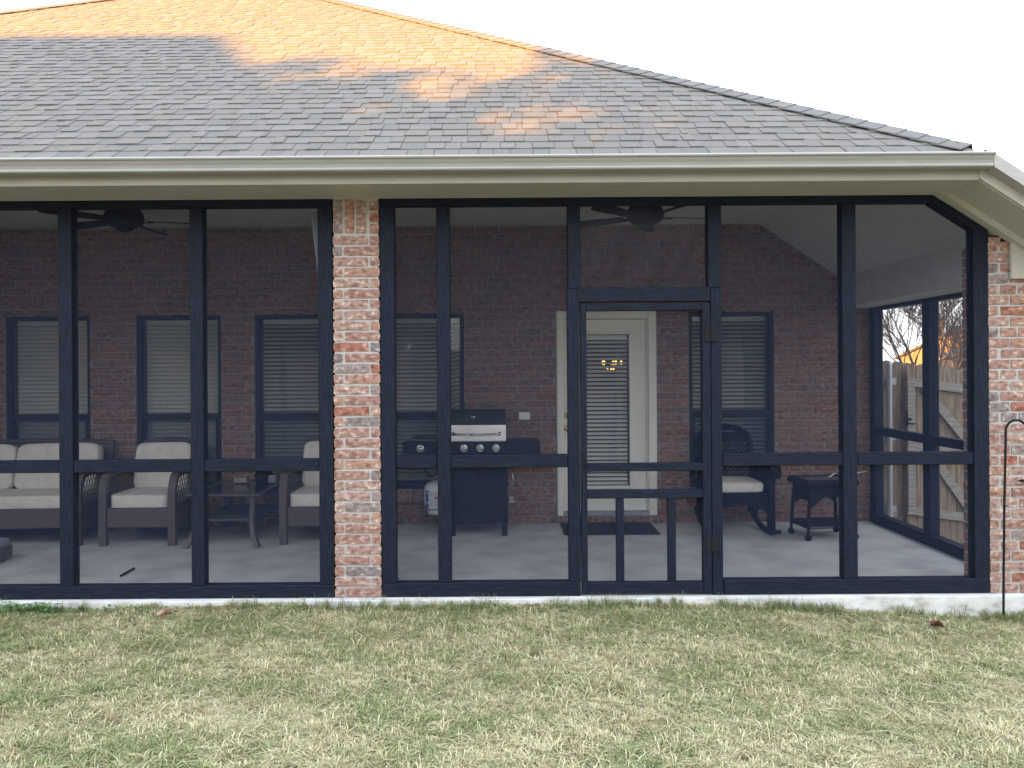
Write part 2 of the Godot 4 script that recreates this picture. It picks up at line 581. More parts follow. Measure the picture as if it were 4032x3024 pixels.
func roof_plane(house: Node3D, origin: Vector3, along: Vector3, inward: Vector3, ranges: Callable, depth: float, keep_rows: int, keep_lo: float, keep_hi: float, s0 := 0):
	var up := (inward + Vector3(0, 0.667, 0)).normalized()
	var nrm := up.cross(along).normalized()
	if nrm.y < 0: nrm = -nrm
	var deck := st_new()
	var cosr := Vector2(1, 0.667).normalized().x
	# the deck under the shingles
	deck.set_smooth_group(-1)
	var steps := 24
	for i in steps:
		var t0 := -0.06 * 0 + depth * i / steps
		var t1 := depth * (i + 1) / steps
		var r0 = ranges.call(t0)
		var r1 = ranges.call(t1)
		var base := origin - nrm * 0.012
		var f := func(xx: float, t: float) -> Vector3: return base + along * xx + inward * t + Vector3(0, 0.667 * t, 0)
		quad(deck, f.call(r0[0], t0), f.call(r0[1], t0), f.call(r1[1], t1), f.call(r1[0], t1))
	var roof := obj("roof", deck, M.felt, house)
	var thick := [shingle_mesh(0.008), shingle_mesh(0.0125)]
	var tools := []
	for i in M.shingles.size(): tools.append(null)
	var row := s0
	while true:
		var t := row * 0.143 * cosr
		if t > depth: break
		var r = ranges.call(t + 0.10)
		var x: float = r[0] - rng.randf() * 0.2
		var high := false
		while x < r[1]:
			var w := rng.randf_range(0.075, 0.175)
			if rng.randf() < 0.06: w = rng.randf_range(0.03, 0.05)
			var x0 := maxf(x, r[0])
			var x1 := minf(x + w - 0.003, r[1])
			if x1 - x0 > 0.015:
				var o := origin + along * x0 + inward * t + Vector3(0, 0.667 * t, 0) + nrm * rng.randf_range(0.0, 0.003) - nrm * 0.004
				o -= up * rng.randf_range(0.0, 0.004)
				var tilt := Basis(along, rng.randf_range(-0.004, 0.01) * (1 if along.x > 0.5 else -1))
				var tf := Transform3D(tilt * Basis(along * (x1 - x0), nrm, -up), o)
				var mi: int = rng.randi() % M.shingles.size()
				var me: Mesh = thick[1 if high else 0]
				if row < keep_rows and x1 > keep_lo and x0 < keep_hi:
					var sh := obj("shingle", me, M.shingles[mi], roof)
					sh.transform = tf
				else:
					if tools[mi] == null: tools[mi] = st_new()
					tools[mi].append_from(me, 0, tf)
			high = not high
			x += w
		row += 1
	var am := ArrayMesh.new()
	for i in tools.size():
		if tools[i] != null:
			tools[i].commit(am)
			am.surface_set_material(am.get_surface_count() - 1, M.shingles[i])
	if am.get_surface_count():
		var o := MeshInstance3D.new()
		o.mesh = am
		o.name = "upper_shingles"
		o.set_meta("kind", "stuff")
		roof.add_child(o, true)
	return roof

func hip_caps(roof: Node, a: Vector3, dir: Vector3, n: int, na: Vector3, nb: Vector3):
	# folded caps along a hip; na, nb point down the two roof planes, at right angles to the hip
	for i in n:
		var st := st_new()
		st.set_smooth_group(-1)
		var w := 0.160 + rng.randf_range(-0.006, 0.006)
		var lift := Vector3(0, 0.030, 0)
		var p := a + dir * (0.143 * i)
		var q := p + dir * 0.19
		var out := (-(na + nb)).normalized()
		p += lift + out * 0.004
		q += lift - out * 0.004
		quad(st, p, q, q + na * w, p + na * w)
		quad(st, p + nb * w, q + nb * w, q, p)
		var d := -out * 0.008
		quad(st, p + d, p, p + na * w, p + na * w + d)
		quad(st, p, p + d, p + nb * w + d, p + nb * w)
		quad(st, p + na * w + d, p + na * w, q + na * w, q + na * w + d)
		quad(st, q + nb * w + d, q + nb * w, p + nb * w, p + nb * w + d)
		var m: Material = M.cap if i % 3 else M.shingles[i % M.shingles.size()]
		obj("hip_cap", st, m, roof)

func build_house():
	var house := thing("brick_house", "red brick house with grey hip roof and cream gutter over a screened porch", "house")
	# --- roof
	var T := (XR - XL) * 0.5
	var front := func(t: float): return [XL + t, XR - t]
	var roof = roof_plane(house, RO, Vector3.RIGHT, Vector3(0, 0, -1), front, T, 8, -3.75, 3.1)
	# right plane runs down past the corner to a lower eave; its front edge is the rake
	var drop := 0.95
	var lo := RO + Vector3(XR + drop, -0.667 * drop, 0)
	var right := func(t: float):
		var u := t - drop
		return [-0.5 + 0.0, 16.0] if u < 0.0 else [-0.5 + u, 16.0]
	var rp = roof_plane(house, Vector3(lo.x, lo.y, 0), Vector3(0, 0, -1), Vector3(-1, 0, 0), right, T + drop, 0, 0, 0)
	# left plane and back: plain decks
	var dk := st_new()
	dk.set_smooth_group(-1)
	var apex := Vector3((XL + XR) * 0.5, RO.y + 0.667 * T, 0.5 - T)
	quad(dk, Vector3(XL, RO.y - 0.012, -16), Vector3(XL, RO.y - 0.012, 0.5), apex - Vector3(0, 0.012, 0), Vector3(apex.x, apex.y - 0.012, -16))
	obj("roof", dk, M.cap, house)
	# hips
	var hd := Vector3(-1, 0.667, -1).normalized()
	var nf := Vector3(0, 0.555, -0.832)
	var df := (-(nf - hd * nf.dot(hd))).normalized()
	var nr := Vector3(-0.832, 0.555, 0)
	var dr := (-(nr - hd * nr.dot(hd))).normalized()
	hip_caps(roof, Vector3(XR - 0.075, RO.y + 0.047, 0.425), hd, int(T * 1.563 / 0.143), df, dr)
	var hl := Vector3(1, 0.667, -1).normalized()
	var dfl := (-(nf - hl * nf.dot(hl))).normalized()
	var nl := Vector3(0.832, 0.555, 0)
	var dl := (-(nl - hl * nl.dot(hl))).normalized()
	hip_caps(roof, Vector3(XL + 0.02, RO.y + 0.012, 0.48), hl, int(T * 1.563 / 0.143), dfl, dl)
	# --- gutter, fascia, soffit
	var gp := PackedVector2Array([Vector2(0.422, 2.950), Vector2(0.422, 2.866), Vector2(0.500, 2.864), Vector2(0.512, 2.868), Vector2(0.516, 2.876), Vector2(0.513, 2.884), Vector2(0.506, 2.888), Vector2(0.512, 2.906), Vector2(0.524, 2.922), Vector2(0.530, 2.936), Vector2(0.541, 2.938), Vector2(0.545, 2.946), Vector2(0.540, 2.955), Vector2(0.526, 2.953), Vector2(0.520, 2.935), Vector2(0.500, 2.905), Vector2(0.492, 2.872), Vector2(0.430, 2.874), Vector2(0.430, 2.950)])
	var gx := Transform3D(Basis(Vector3(0, 0, 1), Vector3(0, 1, 0), Vector3(-1, 0, 0)), Vector3.ZERO)   # polygon x -> z, push -> -x
	var s := st_new()
	prism(s, gp, -3.10, 11.0, gx)
	obj("gutter", s, M.gutter, house)
	s = st_new()
	bx(s, Vector3(-11.0, 2.802, 0.400), Vector3(3.065, 2.948, 0.420), 0.003)
	obj("fascia", s, M.fascia, house)
	s = st_new()
	bx(s, Vector3(-11.0, 2.806, 0.0), Vector3(3.06, 2.816, 0.3985))
	obj("soffit", s, M.cream, house)
	# rake at the right: board, moulding, sloping soffit
	var k := 0.655
	var rl := 0.97
	s = st_new()
	prism(s, PackedVector2Array([Vector2(3.066, 2.815), Vector2(3.066 + rl, 2.815 - k * rl), Vector2(3.10 + rl, 2.93 - k * rl), Vector2(3.10, 2.945), Vector2(3.066, 2.948)]), 0.398, 0.4195)
	obj("rake_board", s, M.cream, house)
	s = st_new()
	prism(s, PackedVector2Array([Vector2(3.102, 2.862), Vector2(3.102 + rl, 2.862 - k * rl), Vector2(3.112 + rl, 2.945 - k * rl), Vector2(3.112, 2.953)]), 0.4215, 0.505)
	prism(s, PackedVector2Array([Vector2(3.103, 2.862), Vector2(3.103 + rl, 2.862 - k * rl), Vector2(3.104 + rl, 2.884 - k * rl), Vector2(3.104, 2.884)]), 0.506, 0.516)
	obj("rake_moulding", s, M.gutter, house)
	s = st_new()
	prism(s, PackedVector2Array([Vector2(3.062, 2.812), Vector2(3.062 + rl, 2.812 - k * rl), Vector2(3.062 + rl, 2.826 - k * rl), Vector2(3.062, 2.826)]), 0.08, 0.397)
	prism(s, PackedVector2Array([Vector2(2.985, 2.812), Vector2(2.985 + rl, 2.812 - k * rl), Vector2(2.985 + rl, 2.90 - k * rl), Vector2(3.061, 2.86), Vector2(2.985, 2.86)]), 0.002, 0.079)
	obj("rake_soffit", s, M.cream, house)
	s = st_new()
	bx(s, Vector3(3.525, 2.205, 0.006), Vector3(4.0, 2.52, 0.035), 0.003)
	obj("frieze_board", s, M.cream, house)
	part_box("side_soffit", Vector3(3.87, 2.285, -2.6), Vector3(4.02, 2.30, 0.0), M.cream, house)
	# --- ceiling and beams of the porch
	s = st_new()
	bx(s, Vector3(-5.9, 3.09, BZ - 0.1), Vector3(2.607, 3.12, -0.10))
	obj("porch_ceiling", s, M.ceiling, house)
	s = st_new()
	prism(s, PackedVector2Array([Vector2(2.607, 3.09), Vector2(3.441, 2.522), Vector2(3.441, 2.56), Vector2(2.607, 3.125)]), BZ - 0.1, -0.01)
	obj("sloping_ceiling", s, M.ceiling, house)
	s = st_new()
	prism(s, PackedVector2Array([Vector2(-6.2, 2.803), Vector2(2.995, 2.803), Vector2(3.44, 2.515), Vector2(3.44, 2.60), Vector2(2.62, 3.13), Vector2(-6.2, 3.13)]), -0.13, -0.001)
	obj("front_beam", s, M.ceiling, house)
	part_box("side_beam", Vector3(3.441, 2.205, BZ - 0.1), Vector3(3.86, 2.60, -0.336), M.ceiling, house, 0.004)
	# --- back wall with its openings
	var ww := 0.885
	var wins := [[-5.208, 0.9], [-3.850, 0.93], [-2.621, 0.35], [-1.332, 0.45], [1.880, 0.32]]
	var holes := []
	for w in wins: holes.append([w[0], w[0] + ww, 0.36, 2.195])
	var door_hole := [0.505, 1.545, 0.0, 2.197]
	holes.append(door_hole)
	s = st_new()
	var cuts := [-6.0]
	var order := holes.duplicate()
	order.sort_custom(func(a, b): return a[0] < b[0])
	var edge := -6.0
	var zf := BZ - 0.012
	for h in order:
		bx(s, Vector3(edge, 0.0, BZ - 0.13), Vector3(h[0], 3.2, zf))
		if h[2] > 0.01: bx(s, Vector3(h[0], 0.0, BZ - 0.13), Vector3(h[1], h[2], zf))
		bx(s, Vector3(h[0], h[3], BZ - 0.13), Vector3(h[1], 3.2, zf))
		edge = h[1]
	bx(s, Vector3(edge, 0.0, BZ - 0.13), Vector3(3.86, 3.2, zf))
	var wall := obj("back_wall", s, M.shade_mortar, house)
	var sills := []
	for w in wins: sills.append([w[0] - 0.06, w[0] + ww + 0.06, 0.225, 0.36])
	var rects := bond(-5.95, 3.80, 0.004, 3.09, holes + sills)
	var vis := func(q) -> bool:
		var c: float = (q[0] + q[1]) * 0.5
		return q[2] < 2.2 and ((c > -4.33 and c < -3.84) or (c > -2.97 and c < -2.6) or (c > -0.45 and c < 0.52) or (c > 1.53 and c < 1.89) or (c > 2.75 and c < 3.75))
	var first := []
	var rest := []
	for q in rects:
		if vis.call(q): first.append(q)
		else: rest.append(q)
	lay(wall, first + rest, Transform3D(Basis(), Vector3(0, 0, BZ)), mini(first.size(), 330), M.shade_bricks)
	# brick sills, a row of bricks on edge
	for w in wins:
		var sl := st_new()
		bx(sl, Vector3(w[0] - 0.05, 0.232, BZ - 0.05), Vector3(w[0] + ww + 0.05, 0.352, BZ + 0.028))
		var so := obj("window_sill", sl, M.shade_mortar, house)
		var rr := []
		var x: float = w[0] - 0.05
		while x < w[0] + ww + 0.03:
			rr.append([x, x + 0.064, 0.226, 0.356])
			x += 0.076
		lay(so, rr, Transform3D(Basis(), Vector3(0, 0, BZ + 0.042)), 100000, M.shade_bricks)
	# --- left end wall of the porch, and the rest of the house's body
	part_box("end_wall", Vector3(-6.1, 0.0, BZ), Vector3(-5.95, 3.1, -0.02), M.bricks[1], house)
	part_box("side_wall", Vector3(3.70, -2.2, -15.5), Vector3(3.86, 2.6, BZ - 0.135), M.bricks[1], house)
	part_box("side_wall", Vector3(-10.7, -0.5, -15.5), Vector3(-10.5, 2.9, 0.0), M.bricks[1], house)
	part_box("rear_wall", Vector3(-10.7, -2.2, -15.7), Vector3(3.86, 3.0, -15.5), M.bricks[1], house)
	part_box("front_wall", Vector3(-10.5, -0.5, -0.2), Vector3(-6.1, 2.81, 0.0), M.bricks[1], house)
	# --- pillars
	pillar(house, -1.223, -0.893, -0.33, true)
	pillar(house, 3.380, 3.860, -0.33, false)
	# --- windows and door
	var tilts := [1.02, 0.98, 0.55, 0.66, 0.50]
	for i in wins.size():
		window(house, wins[i][0], wins[i][0] + ww, 0.36, 2.195, tilts[i], i)
	back_door(house)
	# outlet cover on the wall beside the door
	s = st_new()
	bx(s, Vector3(0.112, 1.072, BZ), Vector3(0.232, 1.152, BZ + 0.035), 0.006)
	var oc := obj("outlet_cover", s, M.white, house)
	part_box("cover_lid", Vector3(0.122, 1.082, BZ + 0.035), Vector3(0.222, 1.142, BZ + 0.041), M.white, oc, 0.003)

func pillar(house: Node3D, x0: float, x1: float, zb: float, soldier: bool):
	var s := st_new()
	bx(s, Vector3(x0 + 0.010, 0.0, zb + 0.010), Vector3(x1 - 0.010, 2.802 if soldier else 2.47, -0.010))
	var core := obj("brick_pillar", s, M.mortar, house)
	var f := []
	var w := x1 - x0
	var top := 2.53 if soldier else 2.44
	var row := 0
	var y := 0.004
	while y < top:
		var y1 := y + 0.0615
		var wj := rng.randf_range(-0.003, 0.003)
		if soldier:
			if row % 2 == 0: f.append_array([[0.002, 0.066, y, y1], [0.080 + wj, w - 0.001, y, y1]])
			else: f.append_array([[0.001, w - 0.082 + wj, y, y1], [w - 0.068, w - 0.002, y, y1]])
		else:
			if row % 2 == 0: f.append_array([[0.002, 0.068, y, y1], [0.086, 0.20 + wj, y, y1], [0.214, w - 0.002, y, y1]] if row % 4 == 0 else [[0.002, 0.068, y, y1], [0.088 + wj, 0.32, y, y1], [0.334, w - 0.002, y, y1]])
			else: f.append_array([[0.001, 0.145 + wj, y, y1], [0.158 + wj, 0.39, y, y1], [0.402, w - 0.002, y, y1]])
		y += 0.075
		row += 1
	if soldier:
		for i in 3: f.append([0.004 + i * 0.083, 0.070 + i * 0.083 , 2.560, 2.798])
		for i in 3: f.append([w - 0.068, w - 0.003, 2.560 + i * 0.078, 2.626 + i * 0.078])
	else:
		f.append([0.004, 0.09, 2.452, 2.50])
	lay(core, f, Transform3D(Basis(), Vector3(x0, 0, 0)))
	# the other faces
	var d := -zb
	var side := []
	y = 0.004
	row = 0
	while y < top:
		var y1 := y + 0.0615
		if row % 2 == 0: side.append_array([[0.012, d - 0.09, y, y1], [d - 0.078, d - 0.014, y, y1]])
		else: side.append_array([[0.012, 0.078, y, y1], [0.09, d - 0.014, y, y1]])
		y += 0.075
		row += 1
	lay(core, side, Transform3D(Basis(Vector3(0, 0, 1), Vector3.UP, Vector3(-1, 0, 0)), Vector3(x0, 0, zb)))
	lay(core, side, Transform3D(Basis(Vector3(0, 0, -1), Vector3.UP, Vector3(1, 0, 0)), Vector3(x1, 0, 0)))
	lay(core, bond(0.012, w - 0.012, 0.004, top), Transform3D(Basis(Vector3(-1, 0, 0), Vector3.UP, Vector3(0, 0, -1)), Vector3(x1, 0, zb)))

var slat_shape: Mesh
func slat_mesh() -> Mesh:
	if slat_shape: return slat_shape
	var st := st_new()
	st.set_smooth_group(0)
	# unit length, 50 mm wide, slightly crowned
	var prof := [Vector2(-0.025, 0.0), Vector2(-0.012, 0.0035), Vector2(0.0, 0.0045), Vector2(0.012, 0.0035), Vector2(0.025, 0.0)]
	for i in 4:
		var a: Vector2 = prof[i]
		var b: Vector2 = prof[i + 1]
		quad(st, Vector3(-0.5, a.y, a.x), Vector3(-0.5, b.y, b.x), Vector3(0.5, b.y, b.x), Vector3(0.5, a.y, a.x))
		quad(st, Vector3(0.5, a.y - 0.002, a.x), Vector3(0.5, b.y - 0.002, b.x), Vector3(-0.5, b.y - 0.002, b.x), Vector3(-0.5, a.y - 0.002, a.x))
	st.generate_normals()
	slat_shape = st.commit()
	return slat_shape

func blinds(parent: Node, x0: float, x1: float, y0: float, y1: float, z: float, tilt: float, m: Material, pitch := 0.0435):
	part_box("head_rail", Vector3(x0, y1 - 0.05, z - 0.02), Vector3(x1, y1, z + 0.02), m, parent, 0.003)
	var y := y1 - 0.075
	while y > y0:
		var o := obj("blind_slat", slat_mesh(), m, parent)
		o.transform = Transform3D(Basis(Vector3.RIGHT, tilt + rng.randf_range(-0.03, 0.03)) * Basis.from_scale(Vector3(x1 - x0, 1, 1)), Vector3((x0 + x1) * 0.5, y, z))
		y -= pitch
	for f in [0.2, 0.8]:
		var st := st_new()
		var cx: float = lerpf(x0, x1, f)
		tube(st, [Vector3(cx, y0, z + 0.027), Vector3(cx, y1, z + 0.027)], 0.0015, 5)
		obj("lift_cord", st, m, parent)

func window(house: Node3D, x0: float, x1: float, y0: float, y1: float, tilt: float, n: int):
	var zo := BZ - 0.035
	var f := 0.045
	var s := st_new()
	bx(s, Vector3(x0, y0, zo - 0.06), Vector3(x0 + f, y1, zo), 0.004)
	bx(s, Vector3(x1 - f, y0, zo - 0.06), Vector3(x1, y1, zo), 0.004)
	bx(s, Vector3(x0 + f, y1 - f - 0.01, zo - 0.06), Vector3(x1 - f, y1, zo - 0.001), 0.004)
	bx(s, Vector3(x0 + f, y0, zo - 0.06), Vector3(x1 - f, y0 + 0.05, zo - 0.001), 0.004)
	var w := obj("window", s, M.bronze, house)
	part_box("meeting_rail", Vector3(x0 + f, 1.103, zo - 0.055), Vector3(x1 - f, 1.160, zo - 0.006), M.bronze, w, 0.003)
	# lower sash stiles and rail
	s = st_new()
	bx(s, Vector3(x0 + f, y0 + 0.05, zo - 0.05), Vector3(x0 + f + 0.03, 1.103, zo - 0.012), 0.003)
	bx(s, Vector3(x1 - f - 0.03, y0 + 0.05, zo - 0.05), Vector3(x1 - f, 1.103, zo - 0.012), 0.003)
	obj("lower_sash", s, M.bronze, w)
	for q in [[1.16, y1 - f - 0.01, zo - 0.05], [y0 + 0.05, 1.103, zo - 0.03]]:
		var g := st_new()
		g.set_smooth_group(-1)
		quad(g, Vector3(x0 + f, q[0], q[2]), Vector3(x1 - f, q[0], q[2]), Vector3(x1 - f, q[1], q[2]), Vector3(x0 + f, q[1], q[2]))
		obj("pane", g, M.glass, w)
	var sc := st_new()
	sc.set_smooth_group(-1)
	quad(sc, Vector3(x0 + f, y0 + 0.05, zo - 0.008), Vector3(x1 - f, y0 + 0.05, zo - 0.008), Vector3(x1 - f, 1.103, zo - 0.008), Vector3(x0 + f, 1.103, zo - 0.008))
	obj("window_screen", sc, M.mesh, w)
	blinds(w, x0 + f + 0.01, x1 - f - 0.01, y0 + 0.06, y1 - f - 0.012, zo - 0.115, tilt, M.dimmed_slat)
	# the dim room behind: five closed sides
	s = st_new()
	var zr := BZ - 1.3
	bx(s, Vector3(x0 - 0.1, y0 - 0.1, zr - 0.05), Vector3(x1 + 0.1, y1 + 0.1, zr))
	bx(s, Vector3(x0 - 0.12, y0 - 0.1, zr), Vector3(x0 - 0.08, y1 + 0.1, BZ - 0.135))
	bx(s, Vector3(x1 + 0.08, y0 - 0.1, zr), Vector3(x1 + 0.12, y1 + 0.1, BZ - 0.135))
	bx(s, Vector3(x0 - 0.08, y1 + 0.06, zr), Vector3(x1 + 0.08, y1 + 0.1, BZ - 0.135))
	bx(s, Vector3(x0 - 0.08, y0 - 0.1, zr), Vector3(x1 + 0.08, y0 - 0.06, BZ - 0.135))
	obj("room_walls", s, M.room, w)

func back_door(house: Node3D):
	var s := st_new()
	var zf := BZ + 0.012
	# frame and moulding
	bx(s, Vector3(0.508, 0.075, BZ - 0.11), Vector3(0.575, 2.197, zf), 0.008)
	bx(s, Vector3(1.458, 0.075, BZ - 0.11), Vector3(1.542, 2.197, zf), 0.008)
	bx(s, Vector3(0.575, 2.113, BZ - 0.11), Vector3(1.458, 2.197, zf - 0.001), 0.008)
	bx(s, Vector3(0.575, 0.12, BZ - 0.11), Vector3(0.590, 2.113, BZ - 0.03), 0.002)
	bx(s, Vector3(1.443, 0.12, BZ - 0.11), Vector3(1.458, 2.113, BZ - 0.03), 0.002)
	obj("door_frame", s, M.white, house)
	s = st_new()
	var z0 := BZ - 0.095
	var z1 := BZ - 0.05
	bx(s, Vector3(0.592, 0.12, z0), Vector3(0.760, 2.108, z1), 0.002)
	bx(s, Vector3(1.270, 0.12, z0), Vector3(1.441, 2.108, z1), 0.002)
	bx(s, Vector3(0.760, 1.955, z0), Vector3(1.270, 2.108, z1 - 0.0005))
	bx(s, Vector3(0.760, 0.12, z0), Vector3(1.270, 0.375, z1 - 0.0005))
	var d := obj("back_door", s, M.white, house)
	s = st_new()
	for b in [[0.730, 0.762, 0.345, 1.985], [1.268, 1.300, 0.345, 1.985]]:
		bx(s, Vector3(b[0], b[2], z1 - 0.002), Vector3(b[1], b[3], z1 + 0.014), 0.006)
	bx(s, Vector3(0.762, 1.953, z1 - 0.002), Vector3(1.268, 1.985, z1 + 0.0135), 0.006)
	bx(s, Vector3(0.762, 0.345, z1 - 0.002), Vector3(1.268, 0.377, z1 + 0.0135), 0.006)
	obj("glass_frame", s, M.white, d)
	var g := st_new()
	g.set_smooth_group(-1)
	quad(g, Vector3(0.76, 0.375, z1 - 0.01), Vector3(1.27, 0.375, z1 - 0.01), Vector3(1.27, 1.955, z1 - 0.01), Vector3(0.76, 1.955, z1 - 0.01))
	obj("pane", g, M.glass, d)
	blinds(d, 0.775, 1.255, 0.385, 1.95, z0 - 0.035, 0.50, M.slat)
	for q in [[0.979, 0.030, "door_knob"], [1.113, 0.026, "deadbolt"]]:
		s = st_new()
		var turn := Basis(Vector3.RIGHT, PI / 2)
		if q[2] == "door_knob":
			lathe(s, [Vector2(0.0, 0.062), Vector2(0.018, 0.060), Vector2(0.027, 0.050), Vector2(0.027, 0.040), Vector2(0.014, 0.028), Vector2(0.012, 0.012), Vector2(0.033, 0.010), Vector2(0.034, 0.0)], Vector3(0.612, q[0], z1), 16, turn)
		else:
			lathe(s, [Vector2(0.0, 0.022), Vector2(0.014, 0.022), Vector2(0.016, 0.014), Vector2(0.029, 0.012), Vector2(0.032, 0.0)], Vector3(0.612, q[0], z1), 16, turn)
		obj(q[2], s, M.brass, d)
	# threshold and a row of brick under it
	s = st_new()
	bx(s, Vector3(0.575, 0.075, BZ - 0.11), Vector3(1.458, 0.115, BZ + 0.02), 0.004)
	obj("threshold", s, M.galv, house)
	s = st_new()
	bx(s, Vector3(0.50, 0.0, BZ - 0.1), Vector3(1.55, 0.072, BZ + 0.016))
	var step := obj("door_step", s, M.shade_mortar, house)
	var rr := []
	var x := 0.505
	while x < 1.52:
		rr.append([x, x + 0.064, 0.004, 0.070])
		x += 0.075
	lay(step, rr, Transform3D(Basis(), Vector3(0, 0, BZ + 0.026)), 100000, M.shade_bricks)
	# the room behind the door and the lit chandelier in it
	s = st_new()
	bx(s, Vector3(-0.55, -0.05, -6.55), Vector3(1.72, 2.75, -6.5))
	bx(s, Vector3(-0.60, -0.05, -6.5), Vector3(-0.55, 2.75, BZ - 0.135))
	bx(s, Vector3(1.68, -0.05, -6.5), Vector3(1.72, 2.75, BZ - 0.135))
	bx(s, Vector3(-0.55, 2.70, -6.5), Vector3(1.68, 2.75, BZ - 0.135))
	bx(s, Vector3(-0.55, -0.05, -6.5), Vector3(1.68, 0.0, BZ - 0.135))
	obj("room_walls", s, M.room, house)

# ---------------------------------------------------------------- screens and their frames
func screen(parent: Node, x0: float, x1: float, y0: float, y1: float, z: float, amp: float, sd: int, poly := PackedVector2Array()):
	var n := FastNoiseLite.new()
	n.seed = sd
	n.frequency = 0.9
	var st := st_new()
	st.set_smooth_group(0)
	var nx := maxi(4, int((x1 - x0) / (0.05 if amp < 0.04 else 0.015)))
	var ny := maxi(4, int((y1 - y0) / (0.07 if amp < 0.04 else 0.03)))
	var at := func(i: int, j: int) -> Vector3:
		var u := float(i) / nx
		var v := float(j) / ny
		var x := lerpf(x0, x1, u)
		var y := lerpf(y0, y1, v)
		var e := minf(minf(u, 1 - u), minf(v, 1 - v)) * 4.0
		var k := n.get_noise_2d((x + y * 0.7) * 3.2, (y - x) * 1.2)
		if amp > 0.04:     # a loose panel: slanting folds
			k = 0.0
			for f in [[0.16, 0.20], [0.30, 0.42], [0.62, 0.30], [0.80, 0.55], [0.93, 0.48]]:
				var dd: float = (u - f[0]) * 0.93 - (v - 0.35) * 0.30
				k += 0.5 * exp(-pow(dd / 0.035, 2.0)) * exp(-pow((v - f[1]) / 0.28, 2.0))
		return Vector3(x, y, z + amp * k * clampf(e, 0.0, 1.0))
	for i in nx:
		for j in ny:
			quad(st, at.call(i, j), at.call(i + 1, j), at.call(i + 1, j + 1), at.call(i, j + 1))
	return obj("insect_screen", st, M.mesh, parent)

func post(parent: Node, x0: float, x1: float, y0: float, y1: float, z0 := -0.089, z1 := -0.003) -> MeshInstance3D:
	var dx := rng.randf_range(-0.002, 0.002)
	return part_box("post", Vector3(x0 + dx, y0, z0), Vector3(x1 + dx, y1, z1), M.wood_v, parent, 0.004)

func rail(called: String, parent: Node, x0: float, x1: float, y0: float, y1: float, z0 := -0.070, z1 := -0.009) -> MeshInstance3D:
	return part_box(called, Vector3(x0, y0, z0), Vector3(x1, y1, z1), M.wood_h, parent, 0.004)

